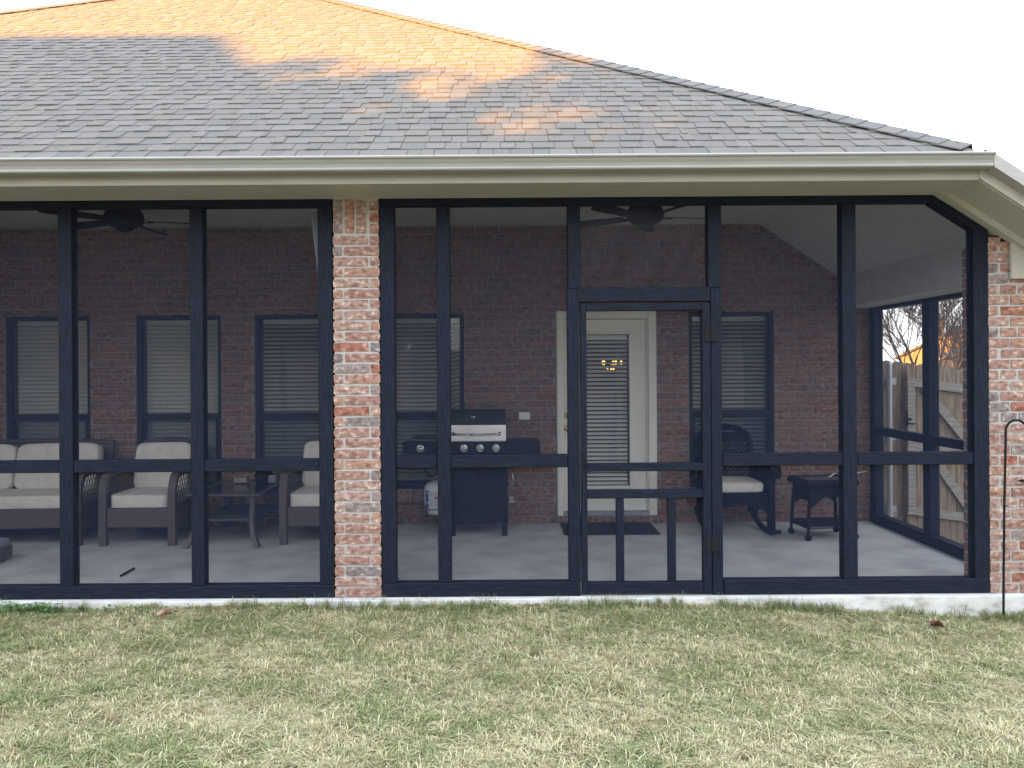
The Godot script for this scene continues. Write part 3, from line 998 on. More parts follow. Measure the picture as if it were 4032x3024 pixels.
func build_screens():
	# left bay, up to the brick pillar
	var a := thing("screen_wall", "black timber screen wall left of the brick pillar in front of the cushioned seats", "porch screen", Vector3(0, 0, 0), 0, "black screen walls round the porch")
	rail("header", a, -6.05, -1.226, 2.752, 2.803, -0.089, 0.0)
	rail("bottom_rail", a, -6.05, -1.226, 0.003, 0.091, -0.089, 0.0)
	var lp := [[-4.97, -4.876], [-4.05, -3.956], [-3.153, -3.057], [-2.228, -2.137], [-1.327, -1.226]]
	for p in lp: post(a, p[0], p[1], 0.0915, 2.7515)
	post(a, -6.05, -5.95, 0.0915, 2.7515)
	var prev := -5.95
	for i in lp.size():
		var q = lp[i]
		rail("middle_rail", a, prev + 0.0005, q[0] - 0.0025, 0.889, 0.976)
		screen(a, prev - 0.02, q[0] + 0.02, 0.06, 2.77, -0.050, 0.007, 20 + i)
		prev = q[1]
	# right bay
	var b := thing("screen_wall", "black timber screen wall right of the brick pillar with the screen door in it", "porch screen", Vector3(0, 0, 0), 0, "black screen walls round the porch")
	rail("header", b, -0.889, 2.990, 2.752, 2.803, -0.089, 0.0)
	var s := st_new()
	prism(s, PackedVector2Array([Vector2(2.991, 2.803), Vector2(2.991, 2.745), Vector2(3.275, 2.563), Vector2(3.380, 2.50), Vector2(3.380, 2.565)]), -0.089, -0.001)
	obj("sloping_header", s, M.wood_h, b)
	rail("bottom_rail", b, -0.889, 0.505, 0.003, 0.098, -0.089, 0.0)
	rail("bottom_rail", b, 1.512, 3.379, 0.005, 0.104, -0.089, 0.0)
	post(b, -0.889, -0.790, 0.0985, 2.7515)
	post(b, -0.497, -0.404, 0.0985, 2.7515)
	post(b, 0.424, 0.508, 0.0985, 2.160)
	post(b, 0.427, 0.517, 2.1605, 2.7515)
	post(b, 1.432, 1.508, 0.003, 2.160)
	post(b, 1.414, 1.508, 2.1605, 2.7515)
	post(b, 2.357, 2.455, 0.1045, 2.7515)
	s = st_new()
	prism(s, PackedVector2Array([Vector2(3.278, 0.1045), Vector2(3.379, 0.1045), Vector2(3.379, 2.499), Vector2(3.278, 2.560)]), -0.089, -0.003)
	obj("post", s, M.wood_v, b)
	rail("door_header", b, 0.497, 1.428, 2.066, 2.167, -0.080, 0.004)
	for q in [[-0.787, -0.500], [-0.401, 0.421], [1.511, 2.354], [2.458, 3.275]]:
		rail("middle_rail", b, q[0], q[1], 0.905, 0.994)
	screen(b, -0.81, -0.48, 0.06, 2.77, -0.050, 0.006, 31)
	screen(b, -0.42, 0.44, 0.06, 2.77, -0.050, 0.012, 32)
	var slack = screen(b, 0.50, 1.43, 2.14, 2.77, -0.050, 0.060, 33)
	slack.material_override = M.slack_mesh
	screen(b, 1.49, 2.37, 0.06, 2.77, -0.050, 0.009, 34)
	# last panel follows the clipped corner
	var last = screen(b, 2.44, 3.29, 0.06, 2.53, -0.050, 0.007, 35)
	s = st_new()
	s.set_smooth_group(-1)
	quad(s, Vector3(2.44, 2.53, -0.050), Vector3(3.29, 2.53, -0.050), Vector3(2.985, 2.77, -0.050), Vector3(2.44, 2.77, -0.050))
	obj("insect_screen", s, M.mesh, b)
	# the screen door
	s = st_new()
	bx(s, Vector3(0.514, 0.016, -0.060), Vector3(0.556, 2.056, 0.002), 0.003)
	bx(s, Vector3(1.369, 0.016, -0.060), Vector3(1.427, 2.056, 0.002), 0.003)
	var door := obj("screen_door", s, M.wood_v, b)
	for q in [[2.003, 2.056], [0.874, 0.930], [0.684, 0.741], [0.016, 0.093]]:
		rail("rail", door, 0.5565, 1.3685, q[0], q[1], -0.056, 0.000)
	for q in [[0.759, 0.813], [1.123, 1.177]]:
		part_box("baluster", Vector3(q[0], 0.0935, -0.052), Vector3(q[1], 0.6835, -0.004), M.wood_v, door, 0.003)
	var ds = screen(door, 0.54, 1.385, 0.05, 2.03, -0.040, 0.006, 40)
	# handle: a bowed pull
	s = st_new()
	tube(s, [Vector3(0.538, 0.905, 0.004), Vector3(0.538, 0.912, 0.028), Vector3(0.538, 0.935, 0.036), Vector3(0.538, 0.980, 0.037), Vector3(0.538, 1.002, 0.028), Vector3(0.538, 1.010, 0.004)], [0.006, 0.006, 0.007, 0.007, 0.006, 0.006], 10)
	bx(s, Vector3(0.528, 0.892, 0.0025), Vector3(0.548, 0.916, 0.006), 0.002)
	bx(s, Vector3(0.528, 1.000, 0.0025), Vector3(0.548, 1.024, 0.006), 0.002)
	obj("handle", s, M.iron, door)
	for y in [1.83, 0.36]:
		s = st_new()
		bx(s, Vector3(1.386, y - 0.048, 0.003), Vector3(1.424, y + 0.048, 0.009), 0.001)
		bx(s, Vector3(1.434, y - 0.048, -0.002), Vector3(1.472, y + 0.048, 0.009), 0.001)
		tube(s, [Vector3(1.429, y - 0.05, 0.011), Vector3(1.429, y + 0.05, 0.011)], 0.006, 8)
		obj("hinge", s, M.matte, door)
	# side wall screen
	var c := thing("screen_wall", "black timber screen wall at the right end of the porch, seen edge on", "porch screen", Vector3(3.74, 0, 0), 0, "black screen walls round the porch")
	part_box("bottom_rail", Vector3(-0.01, 0.003, BZ + 0.02), Vector3(0.09, 0.098, -0.335), M.wood_side, c, 0.004)
	part_box("header", Vector3(-0.005, 2.172, BZ + 0.02), Vector3(0.09, 2.203, -0.335), M.wood_side, c, 0.004)
	part_box("post", Vector3(-0.005, 0.0985, BZ + 0.02), Vector3(0.088, 2.1715, BZ + 0.125), M.wood_v, c, 0.004)
	part_box("post", Vector3(-0.005, 0.0985, -1.53), Vector3(0.088, 2.1715, -1.42), M.wood_v, c, 0.004)
	part_box("post", Vector3(-0.005, 0.0985, -0.43), Vector3(0.088, 2.1715, -0.336), M.wood_v, c, 0.004)
	for q in [[BZ + 0.126, -1.531], [-1.419, -0.431]]:
		part_box("middle_rail", Vector3(0.0, 0.905, q[0]), Vector3(0.075, 0.985, q[1]), M.wood_side, c, 0.004)
		var st := st_new()
		st.set_smooth_group(-1)
		quad(st, Vector3(0.045, 0.08, q[1] + 0.01), Vector3(0.045, 0.08, q[0] - 0.01), Vector3(0.045, 2.15, q[0] - 0.01), Vector3(0.045, 2.15, q[1] + 0.01))
		obj("insect_screen", st, M.mesh, c)

# ---------------------------------------------------------------- furniture
func arm_path(d: float) -> Array:
	return [Vector3(0, 0, 0), Vector3(0, 0.30, 0), Vector3(0, 0.50, -0.005), Vector3(0, 0.57, -0.022), Vector3(0, 0.625, -0.06), Vector3(0, 0.652, -0.12), Vector3(0, 0.655, -0.2), Vector3(0, 0.63, -d * 0.75), Vector3(0, 0.60, -d)]

func wicker_seat(called: String, label: String, category: String, width: float, cushions: int, at: Vector3, turn: float, group := "") -> Node3D:
	# origin on the floor, middle of the front edge; the seat faces +z
	var t := thing(called, label, category, at, turn, group)
	var d := 0.72
	var h := width * 0.5
	for sx in [-1.0, 1.0]:
		var s := st_new()
		var pts := []
		for p in arm_path(d): pts.append(p + Vector3(sx * (h - 0.033), 0, -0.03))
		ribbon(s, pts, Vector3.RIGHT, 0.066, 0.052)
		obj("arm", s, M.wicker, t)
		# open lattice under the arm
		s = st_new()
		var px: float = sx * (h - 0.035)
		for k in 22:
			var q0 := -0.55 + k * 0.055
			for dirn in [1.0, -1.0]:
				var line := []
				for m in 13:
					var yy := 0.20 + 0.42 * m / 12.0
					var zz: float = -0.06 + (q0 - 0.42 * m / 12.0 * 0.55) * 1.0 if dirn > 0 else -0.06 + (q0 - 0.55 * 0.42 + 0.42 * m / 12.0 * 0.55)
					var lim := 0.60 if zz > -0.10 else 0.635
					if zz < -0.055 and zz > -d and yy < lim: line.append(Vector3(px + 0.003 * dirn, yy, zz))
				if line.size() > 1: ribbon(s, line, Vector3.RIGHT, 0.004, 0.008)
		var lat := obj("lattice", s, M.wicker, t)
		lat.set_meta("kind", "stuff")
		s = st_new()
		bx(s, Vector3(px - 0.02, 0.13, -d), Vector3(px + 0.02, 0.33, -0.06), 0.006)
		obj("side_panel", s, M.wicker, t)
		s = st_new()
		ribbon(s, [Vector3(px, 0.0, -d - 0.03), Vector3(px, 0.35, -d), Vector3(px, 0.62, -d - 0.02)], Vector3.RIGHT, 0.05, 0.05)
		obj("leg", s, M.wicker, t)
	var s := st_new()
	bx(s, Vector3(-h + 0.067, 0.165, -0.055), Vector3(h - 0.067, 0.345, -0.02), 0.008)
	obj("apron", s, M.wicker, t)
	s = st_new()
	bx(s, Vector3(-h + 0.067, 0.29, -d), Vector3(h - 0.067, 0.335, -0.056), 0.004)
	obj("seat", s, M.wicker, t)
	s = st_new()
	var back := Transform3D(Basis(Vector3.RIGHT, -0.20), Vector3(0, 0.32, -d + 0.03))
	bx(s, Vector3(-h + 0.05, 0.0, -0.035), Vector3(h - 0.05, 0.57, 0.0), 0.012, back)
	tube(s, [back * Vector3(-h + 0.05, 0.575, -0.018), back * Vector3(0, 0.595, -0.018), back * Vector3(h - 0.05, 0.575, -0.018)], 0.026, 8)
	obj("backrest", s, M.wicker, t)
	var cw := (width - 0.145) / cushions
	for k in cushions:
		var cx := -h + 0.072 + cw * (k + 0.5)
		s = st_new()
		puff(s, Vector3(cx, 0.405, -0.32), Vector3(cw - 0.004, 0.120, 0.60), 0.11)
		var sc := obj("seat_cushion", s, M.cushion, t)
		s = st_new()
		for yy in [0.353, 0.452]:
			var loop := []
			var ex := cw * 0.5 - 0.008
			var ez := 0.292
			for q in 33:
				var a := TAU * q / 32.0
				loop.append(Vector3(cx + ex * signf(cos(a)) * pow(absf(cos(a)), 0.22), yy, -0.32 + ez * signf(sin(a)) * pow(absf(sin(a)), 0.22)))
			tube(s, loop, 0.0045, 6)
		obj("piping", s, M.piping, sc)
		s = st_new()
		var b2 := Basis(Vector3.RIGHT, -0.22 + rng.randf_range(-0.03, 0.03)) * Basis(Vector3.FORWARD, rng.randf_range(-0.02, 0.02))
		puff(s, Vector3(cx, 0.665, -0.585), Vector3(cw - 0.01, 0.145, 0.46), 0.18, b2 * Basis(Vector3.RIGHT, PI / 2))
		obj("back_cushion", s, M.cushion, t)
	return t

func build_furniture():
	wicker_seat("sofa", "brown wicker loveseat with cream cushions at the far left of the porch", "sofa", 1.75, 2, Vector3(-4.80, 0, -1.60), 0.06)
	wicker_seat("armchair", "brown wicker armchair with cream cushions between the loveseat and the glass table", "armchair", 0.70, 1, Vector3(-3.405, 0, -1.64), 0.0, "wicker armchairs")
	wicker_seat("armchair", "brown wicker armchair with cream cushions right of the glass table, half behind the brick pillar", "armchair", 0.70, 1, Vector3(-1.752, 0, -1.645), 0.0, "wicker armchairs")
	# coffee table
	var t := thing("coffee_table", "dark metal coffee table with smoked glass top and curved legs", "table", Vector3(-2.59, 0, -2.02))
	var s := st_new()
	var hw := 0.34
	var hd := 0.46
	var y := 0.485
	for q in [[-hw, hw, hd - 0.045, hd], [-hw, hw, -hd, -hd + 0.045]]: bx(s, Vector3(q[0], y - 0.025, q[2]), Vector3(q[1], y, q[3]), 0.008)
	for q in [[-hw, -hw + 0.045], [hw - 0.045, hw]]: bx(s, Vector3(q[0], y - 0.025, -hd + 0.0455), Vector3(q[1], y - 0.0005, hd - 0.0455), 0.006)
	obj("top_frame", s, M.table_metal, t)
	s = st_new()
	bx(s, Vector3(-hw + 0.04, y - 0.014, -hd + 0.04), Vector3(hw - 0.04, y - 0.006, hd - 0.04))
	obj("glass_top", s, M.smoked, t)
	for sx in [-1.0, 1.0]:
		for sz in [-1.0, 1.0]:
			s = st_new()
			ribbon(s, [Vector3(sx * (hw - 0.07), y - 0.03, sz * (hd - 0.05)), Vector3(sx * (hw - 0.085), 0.34, sz * (hd - 0.06)), Vector3(sx * (hw - 0.085), 0.2, sz * (hd - 0.05)), Vector3(sx * (hw - 0.06), 0.09, sz * (hd - 0.02)), Vector3(sx * (hw - 0.01), 0.0, sz * (hd + 0.02))], Vector3(0, 0, 1), 0.05, 0.04)
			obj("leg", s, M.table_metal, t)
	s = st_new()
	bx(s, Vector3(-hw + 0.08, 0.225, -hd + 0.07), Vector3(hw - 0.08, 0.245, hd - 0.07), 0.004)
	obj("shelf", s, M.table_metal, t)
	# what stands on it
	s = st_new()
	bx(s, Vector3(-0.065, 0, -0.05), Vector3(0.065, 0.055, 0.05), 0.008)
	var box := obj("candle_box", s, mat(lin(0.30, 0.25, 0.19), 0.7))
	box.position = Vector3(-2.66, y + 0.001, -2.28)
	tag(box, "small tan box at the back of the glass table", "box")
	s = st_new()
	lathe(s, [Vector2(0.0, 0.0), Vector2(0.05, 0.0), Vector2(0.085, 0.03), Vector2(0.09, 0.075), Vector2(0.07, 0.10), Vector2(0.062, 0.10), Vector2(0.06, 0.03), Vector2(0, 0.02)], Vector3.ZERO, 18)
	var bowl := obj("dark_bowl", s, M.matte)
	bowl.position = Vector3(-2.45, y + 0.001, -2.32)
	tag(bowl, "round dark bowl between the boxes on the glass table", "bowl")
	s = st_new()
	bx(s, Vector3(-0.04, 0, -0.04), Vector3(0.04, 0.075, 0.04), 0.01)
	var jar := obj("grey_box", s, mat(lin(0.22, 0.24, 0.26), 0.4))
	jar.position = Vector3(-2.335, y + 0.001, -2.25)
	tag(jar, "small grey box at the right back corner of the glass table", "box")
	# footstool cut off by the left edge
	var fs := thing("footstool", "low wicker footstool at the left edge of the porch floor", "footstool", Vector3(-4.55, 0, -1.0))
	s = st_new()
	bx(s, Vector3(-0.30, 0.02, -0.20), Vector3(0.30, 0.13, 0.18), 0.01)
	obj("base", s, M.wicker, fs)
	s = st_new()
	puff(s, Vector3(0, 0.155, -0.01), Vector3(0.60, 0.07, 0.39), 0.22)
	obj("seat_cushion", s, mat(lin(0.20, 0.23, 0.26), 0.9), fs)
	# stick on the floor
	s = st_new()
	tube(s, [Vector3(-3.020, 0.010, -0.585), Vector3(-3.022, 0.010, -0.7), Vector3(-3.026, 0.010, -0.815)], 0.009, 7)
	var stick := obj("dark_stick", s, M.matte)
	tag(stick, "short dark stick lying on the concrete in front of the armchair", "stick")
	# pale strip hanging behind the post left of the pillar
	s = st_new()
	s.set_smooth_group(-1)
	prism(s, PackedVector2Array([Vector2(-1.405, 2.74), Vector2(-1.30, 2.74), Vector2(-1.315, 1.95)]), -0.118, -0.114)
	prism(s, PackedVector2Array([Vector2(-1.395, 2.70), Vector2(-1.38, 2.70), Vector2(-1.318, 1.98), Vector2(-1.322, 1.97)]), -0.1125, -0.109)
	var strip := obj("fabric_strip", s, M.fabric)
	tag(strip, "pale grey loose fabric strip hanging behind the post left of the pillar", "fabric")
	ceiling_fan(Vector3(-3.33, 3.09, -1.3), 0.25, "black ceiling fan above the wicker armchair in the left bay")
	ceiling_fan(Vector3(1.21, 3.09, -1.3), 0.12, "black ceiling fan above the screen door in the right bay")
	grill()
	chandelier()
	doormat()
	rocking_chair()
	side_table()

func ceiling_fan(at: Vector3, turn: float, label: String):
	var t := thing("ceiling_fan", label, "ceiling fan", at, turn, "ceiling fans")
	var s := st_new()
	lathe(s, [Vector2(0.0, -0.002), Vector2(0.07, -0.003), Vector2(0.075, -0.05), Vector2(0.125, -0.072), Vector2(0.155, -0.115), Vector2(0.165, -0.160), Vector2(0.155, -0.195), Vector2(0.11, -0.232), Vector2(0.0, -0.236)].map(func(p): return p), Vector3.ZERO, 24)
	obj("motor_housing", s, M.matte, t)
	s = st_new()
	lathe(s, [Vector2(0.0, -0.275), Vector2(0.04, -0.272), Vector2(0.065, -0.258), Vector2(0.07, -0.240), Vector2(0.05, -0.2365), Vector2(0.0, -0.2365)], Vector3.ZERO, 20)
	obj("switch_cup", s, M.matte, t)
	for k in 5:
		var a := TAU * k / 5.0
		var xf := Transform3D(Basis(Vector3.UP, a) * Basis(Vector3.RIGHT, 0.20), Basis(Vector3.UP, a) * Vector3(0.0, -0.178, 0))
		s = st_new()
		var pl := PackedVector2Array([Vector2(0.19, -0.055), Vector2(0.60, -0.070), Vector2(0.66, -0.055), Vector2(0.68, 0.0), Vector2(0.66, 0.055), Vector2(0.60, 0.070), Vector2(0.19, 0.055)])
		prism(s, pl, -0.004, 0.004, xf * Transform3D(Basis(Vector3.RIGHT, -PI / 2), Vector3.ZERO))
		var bl := obj("blade", s, M.matte, t)
		s = st_new()
		bx(s, Vector3(0.10, -0.006, -0.02), Vector3(0.24, 0.0045, 0.02), 0.003, xf * Transform3D(Basis(), Vector3(0, -0.008, 0)))
		obj("blade_iron", s, M.iron, bl)

func grill():
	var t := thing("gas_grill", "black gas grill with stainless lid and five round knobs against the brick wall", "grill", Vector3(-0.29, 0, -2.2))
	var zf := 0.26
	var s := st_new()
	bx(s, Vector3(-0.27, 0.13, -0.22), Vector3(0.285, 0.79, zf - 0.03), 0.006)
	obj("cabinet", s, M.black, t)
	for sx in [-1.0, 1.0]:
		s = st_new()
		bx(s, Vector3(-0.003 + sx * 0.2445, 0.133, zf - 0.0295), Vector3(0.003 + sx * 0.002, 0.75, zf - 0.018), 0.004)
		if sx > 0:
			obj("cabinet_door", s, M.black, t)
	for q in [[0.226, 0.279, 0.2], [-0.27, -0.22, -0.2]]:
		s = st_new()
		bx(s, Vector3(q[0], 0.0, zf - 0.09), Vector3(q[1], 0.129, zf - 0.035), 0.004)
		obj("leg", s, M.black, t)
	s = st_new()
	bx(s, Vector3(0.226, 0.0, -0.2), Vector3(0.279, 0.129, -0.15), 0.004)
	obj("leg", s, M.black, t)
	s = st_new()
	lathe(s, [Vector2(0.0, -0.025), Vector2(0.06, -0.025), Vector2(0.092, -0.022), Vector2(0.098, -0.012), Vector2(0.098, 0.012), Vector2(0.092, 0.022), Vector2(0.06, 0.025), Vector2(0.0, 0.025)], Vector3(-0.355, 0.098, 0.14), 24, Basis(Vector3.FORWARD, PI / 2))
	obj("wheel", s, M.rubber, t)
	s = st_new()
	lathe(s, [Vector2(0.0, -0.025), Vector2(0.06, -0.025), Vector2(0.092, -0.022), Vector2(0.098, -0.012), Vector2(0.098, 0.012), Vector2(0.092, 0.022), Vector2(0.06, 0.025), Vector2(0.0, 0.025)], Vector3(-0.355, 0.098, -0.16), 24, Basis(Vector3.FORWARD, PI / 2))
	obj("wheel", s, M.rubber, t)
	s = st_new()
	bx(s, Vector3(-0.715, 0.790, zf - 0.06), Vector3(0.600, 0.908, zf), 0.008)
	var panel := obj("control_panel", s, M.black, t)
	# side shelves behind the panel
	for q in [[-0.715, -0.275, "side_burner"], [0.275, 0.600, "side_shelf"]]:
		s = st_new()
		bx(s, Vector3(q[0], 0.845, -0.24), Vector3(q[1], 0.900, zf - 0.0605), 0.006)
		obj(q[2], s, M.black, t)
	s = st_new()
	bx(s, Vector3(-0.66, 0.901, -0.20), Vector3(-0.32, 0.925, zf - 0.09), 0.008)
	obj("burner_cover", s, M.steel, t)
	s = st_new()
	bx(s, Vector3(-0.30, 0.70, -0.24), Vector3(0.30, 0.904, zf - 0.061), 0.004)
	obj("firebox", s, M.black, t)
	# lid: stainless front, darker rounded top
	s = st_new()
	var x0 := -0.30
	var x1 := 0.272
	var gx := Transform3D(Basis(Vector3(0, 0, 1), Vector3(0, 1, 0), Vector3(-1, 0, 0)), Vector3.ZERO)
	prism(s, PackedVector2Array([Vector2(zf - 0.075, 0.910), Vector2(zf - 0.055, 0.910), Vector2(zf - 0.070, 1.062), Vector2(zf - 0.090, 1.062)]), -x1, -x0, gx)
	obj("lid_front", s, M.steel, t)
	s = st_new()
	prism(s, PackedVector2Array([Vector2(zf - 0.0905, 0.910), Vector2(zf - 0.0905, 1.0625), Vector2(zf - 0.070, 1.0635), Vector2(zf - 0.105, 1.12), Vector2(zf - 0.16, 1.175), Vector2(zf - 0.23, 1.205), Vector2(zf - 0.36, 1.205), Vector2(zf - 0.46, 1.15), Vector2(zf - 0.50, 1.05), Vector2(zf - 0.50, 0.910)]), -x1 - 0.003, -x0 + 0.003, gx)
	var top := obj("lid_top", s, mat(lin(0.06, 0.06, 0.064), 0.35), t)
	top.material_override.metallic = 0.5
	s = st_new()
	tube(s, [Vector3(-0.235, 0.978, zf - 0.062), Vector3(-0.232, 0.978, zf - 0.018), Vector3(0.207, 0.978, zf - 0.018), Vector3(0.21, 0.978, zf - 0.062)], 0.010, 12)
	lathe(s, [Vector2(0, 0.012), Vector2(0.018, 0.010), Vector2(0.020, 0.0)], Vector3(0.21, 0.978, zf - 0.062), 14, Basis(Vector3.RIGHT, PI / 2))
	lathe(s, [Vector2(0, 0.012), Vector2(0.018, 0.010), Vector2(0.020, 0.0)], Vector3(-0.235, 0.978, zf - 0.062), 14, Basis(Vector3.RIGHT, PI / 2))
	obj("lid_handle", s, M.chrome, t)
	# oval badge on the lid's upper front
	s = st_new()
	var ov := Basis(Vector3.RIGHT, 0.85) * Basis.from_scale(Vector3(2.0, 1, 1)) 
	lathe(s, [Vector2(0.0, 0.004), Vector2(0.010, 0.004), Vector2(0.0125, 0.0)], Vector3(-0.045, 1.140, zf - 0.122), 20, ov)
	obj("badge", s, M.steel, t)
	for kx in [-0.545, -0.281, -0.129, 0.024, 0.176]:
		s = st_new()
		var c := Vector3(kx, 0.846, zf)
		var tb := Basis(Vector3.RIGHT, PI / 2)
		lathe(s, [Vector2(0.024, 0.010), Vector2(0.033, 0.012), Vector2(0.037, 0.004), Vector2(0.037, 0.0)], c, 24, tb)
		var ring := obj("knob", s, M.chrome, t)
		s = st_new()
		lathe(s, [Vector2(0.0, 0.030), Vector2(0.015, 0.029), Vector2(0.020, 0.022), Vector2(0.024, 0.008)], c, 20, tb)
		bx(s, c + Vector3(-0.005, -0.019, 0.026), c + Vector3(0.005, 0.019, 0.036), 0.002)
		obj("grip", s, M.chrome, ring)
	# brush hanging at the right side
	var b := thing("grill_brush", "small silver brush hanging from the right side of the grill", "brush", Vector3(0.018, 0.30, -2.05))
	s = st_new()
	tube(s, [Vector3(0.0, 0.06, 0), Vector3(0.0, 0.25, 0), Vector3(0.008, 0.285, 0), Vector3(0.025, 0.28, 0), Vector3(0.03, 0.22, 0), Vector3(0.034, 0.07, 0)], 0.004, 7)
	obj("handle", s, M.chrome, b)
	s = st_new()
	bx(s, Vector3(-0.008, 0.03, -0.015), Vector3(0.034, 0.07, 0.015), 0.003)
	bx(s, Vector3(-0.008, 0.005, -0.015), Vector3(0.05, 0.028, 0.015), 0.003)
	obj("brush_head", s, M.galv, b)
	# propane tank
	var p := thing("propane_tank", "grey propane tank with white warning label hanging left of the grill cabinet", "gas tank", Vector3(-0.70, 0.16, -2.30))
	s = st_new()
	lathe(s, [Vector2(0.0, 0.02), Vector2(0.06, 0.022), Vector2(0.105, 0.04), Vector2(0.135, 0.07), Vector2(0.142, 0.11), Vector2(0.142, 0.235), Vector2(0.135, 0.275), Vector2(0.105, 0.308), Vector2(0.055, 0.325), Vector2(0.0, 0.328)], Vector3.ZERO, 32)
	obj("cylinder", s, M.tank, p)
	s = st_new()
	lathe(s, [Vector2(0.10, 0.0), Vector2(0.104, 0.0), Vector2(0.108, 0.045), Vector2(0.10, 0.045)], Vector3.ZERO, 24)
	obj("foot_ring", s, M.tank, p)
	s = st_new()
	tube(s, [Vector3(0, 0.32, 0), Vector3(0, 0.36, 0)], 0.02, 10)
	bx(s, Vector3(-0.04, 0.355, -0.015), Vector3(0.04, 0.385, 0.015), 0.004)
	obj("valve", s, M.brass, p)
	s = st_new()
	tube(s, [Vector3(-0.04, 0.372, 0.0), Vector3(-0.09, 0.385, 0.02), Vector3(-0.125, 0.43, 0.03), Vector3(-0.11, 0.50, 0.03), Vector3(-0.05, 0.56, 0.02), Vector3(0.03, 0.60, 0.0)], 0.008, 8)
	obj("hose", s, M.rubber, p)
	# label: a curved sheet with printed panels
	s = st_new()
	s.set_smooth_group(0)
	for i in 16:
		var a0 := -0.95 + 1.45 * i / 16.0
		var a1 := -0.95 + 1.45 * (i + 1) / 16.0
		var r := 0.1436
		var pt := func(a: float, yy: float) -> Vector3: return Vector3(sin(a) * r, yy, cos(a) * r)
		var uv := [[i / 16.0, 1.0], [(i + 1) / 16.0, 1.0], [(i + 1) / 16.0, 0.0], [i / 16.0, 0.0]]
		var v := [pt.call(a0, 0.075), pt.call(a1, 0.075), pt.call(a1, 0.245), pt.call(a0, 0.245)]
		for ix in [0, 2, 1, 0, 3, 2]:
			s.set_uv(Vector2(uv[ix][0], uv[ix][1]))
			s.add_vertex(v[ix])
	var im := Image.create(160, 128, false, Image.FORMAT_RGB8)
	im.fill(Color(0.80, 0.81, 0.82))
	im.fill_rect(Rect2i(0, 0, 34, 128), Color(0.20, 0.28, 0.48))
	im.fill_rect(Rect2i(4, 14, 26, 9), Color(0.7, 0.72, 0.78))
	im.fill_rect(Rect2i(4, 80, 26, 20), Color(0.55, 0.6, 0.7))
	im.fill_rect(Rect2i(40, 8, 112, 3), Color(0.72, 0.12, 0.14))
	im.fill_rect(Rect2i(40, 58, 112, 3), Color(0.72, 0.12, 0.14))
	im.fill_rect(Rect2i(88, 44, 30, 12), Color(0.75, 0.10, 0.12))
	var rr := RandomNumberGenerator.new()
	rr.seed = 5
	for yy in [16, 22, 28, 34, 40, 68, 74, 80, 86, 92, 98, 104, 110]:
		var xx := 42
		while xx < 146:
			var w := rr.randi_range(4, 14)
			im.fill_rect(Rect2i(xx, yy, mini(w, 148 - xx), 2), Color(0.35, 0.36, 0.4))
			xx += w + 3
	var lm := StandardMaterial3D.new()
	lm.albedo_texture = ImageTexture.create_from_image(im)
	lm.roughness = 0.5
	obj("label", s, lm, p)

func chandelier():
	var t := thing("chandelier", "small lit chandelier inside the house, seen through the back door blinds", "chandelier", Vector3(1.38, 1.62, -4.8))
	var s := st_new()
	tube(s, [Vector3(0, 0.05, 0), Vector3(0, 1.08, 0)], 0.008, 8)
	lathe(s, [Vector2(0, -0.04), Vector2(0.03, -0.02), Vector2(0.02, 0.02), Vector2(0.03, 0.06), Vector2(0, 0.08)], Vector3.ZERO, 12)
	obj("stem", s, M.brass, t)
	var glow := mat(Color(1, 0.85, 0.5), 0.5)
	glow.emission_enabled = true
	glow.emission = Color(1.0, 0.78, 0.36)
	glow.emission_energy_multiplier = 0.7
	for k in 5:
		var a := TAU * k / 5.0
		var e := Vector3(cos(a), 0, sin(a)) * 0.13
		s = st_new()
		tube(s, [Vector3(0, 0.02, 0), e * 0.5 + Vector3(0, -0.03, 0), e + Vector3(0, 0.03, 0)], 0.006, 7)
		obj("arm", s, M.brass, t)
		s = st_new()
		lathe(s, [Vector2(0, 0.03), Vector2(0.012, 0.035), Vector2(0.018, 0.055), Vector2(0.012, 0.075), Vector2(0, 0.085)], e, 12)
		obj("bulb", s, glow, t)
	var l := OmniLight3D.new()
	l.name = "chandelier_light"
	l.light_color = Color(1.0, 0.78, 0.45)
	l.light_energy = 0.012
	l.light_size = 0.05
	l.omni_range = 8.0
	l.omni_attenuation = 2.0
	l.shadow_enabled = true
	l.position = Vector3(0, -0.10, 0)
	t.add_child(l)

func doormat():
	var s := st_new()
	bx(s, Vector3(0.535, 0.001, -2.545), Vector3(1.462, 0.012, -1.975), 0.005)
	for k in 22:
		var x := 0.56 + k * 0.0405
		bx(s, Vector3(x, 0.0115, -2.52), Vector3(x + 0.022, 0.016, -2.0), 0.002)
	var m := obj("doormat", s, M.mat)
	tag(m, "black ribbed doormat on the concrete at the back door", "doormat")

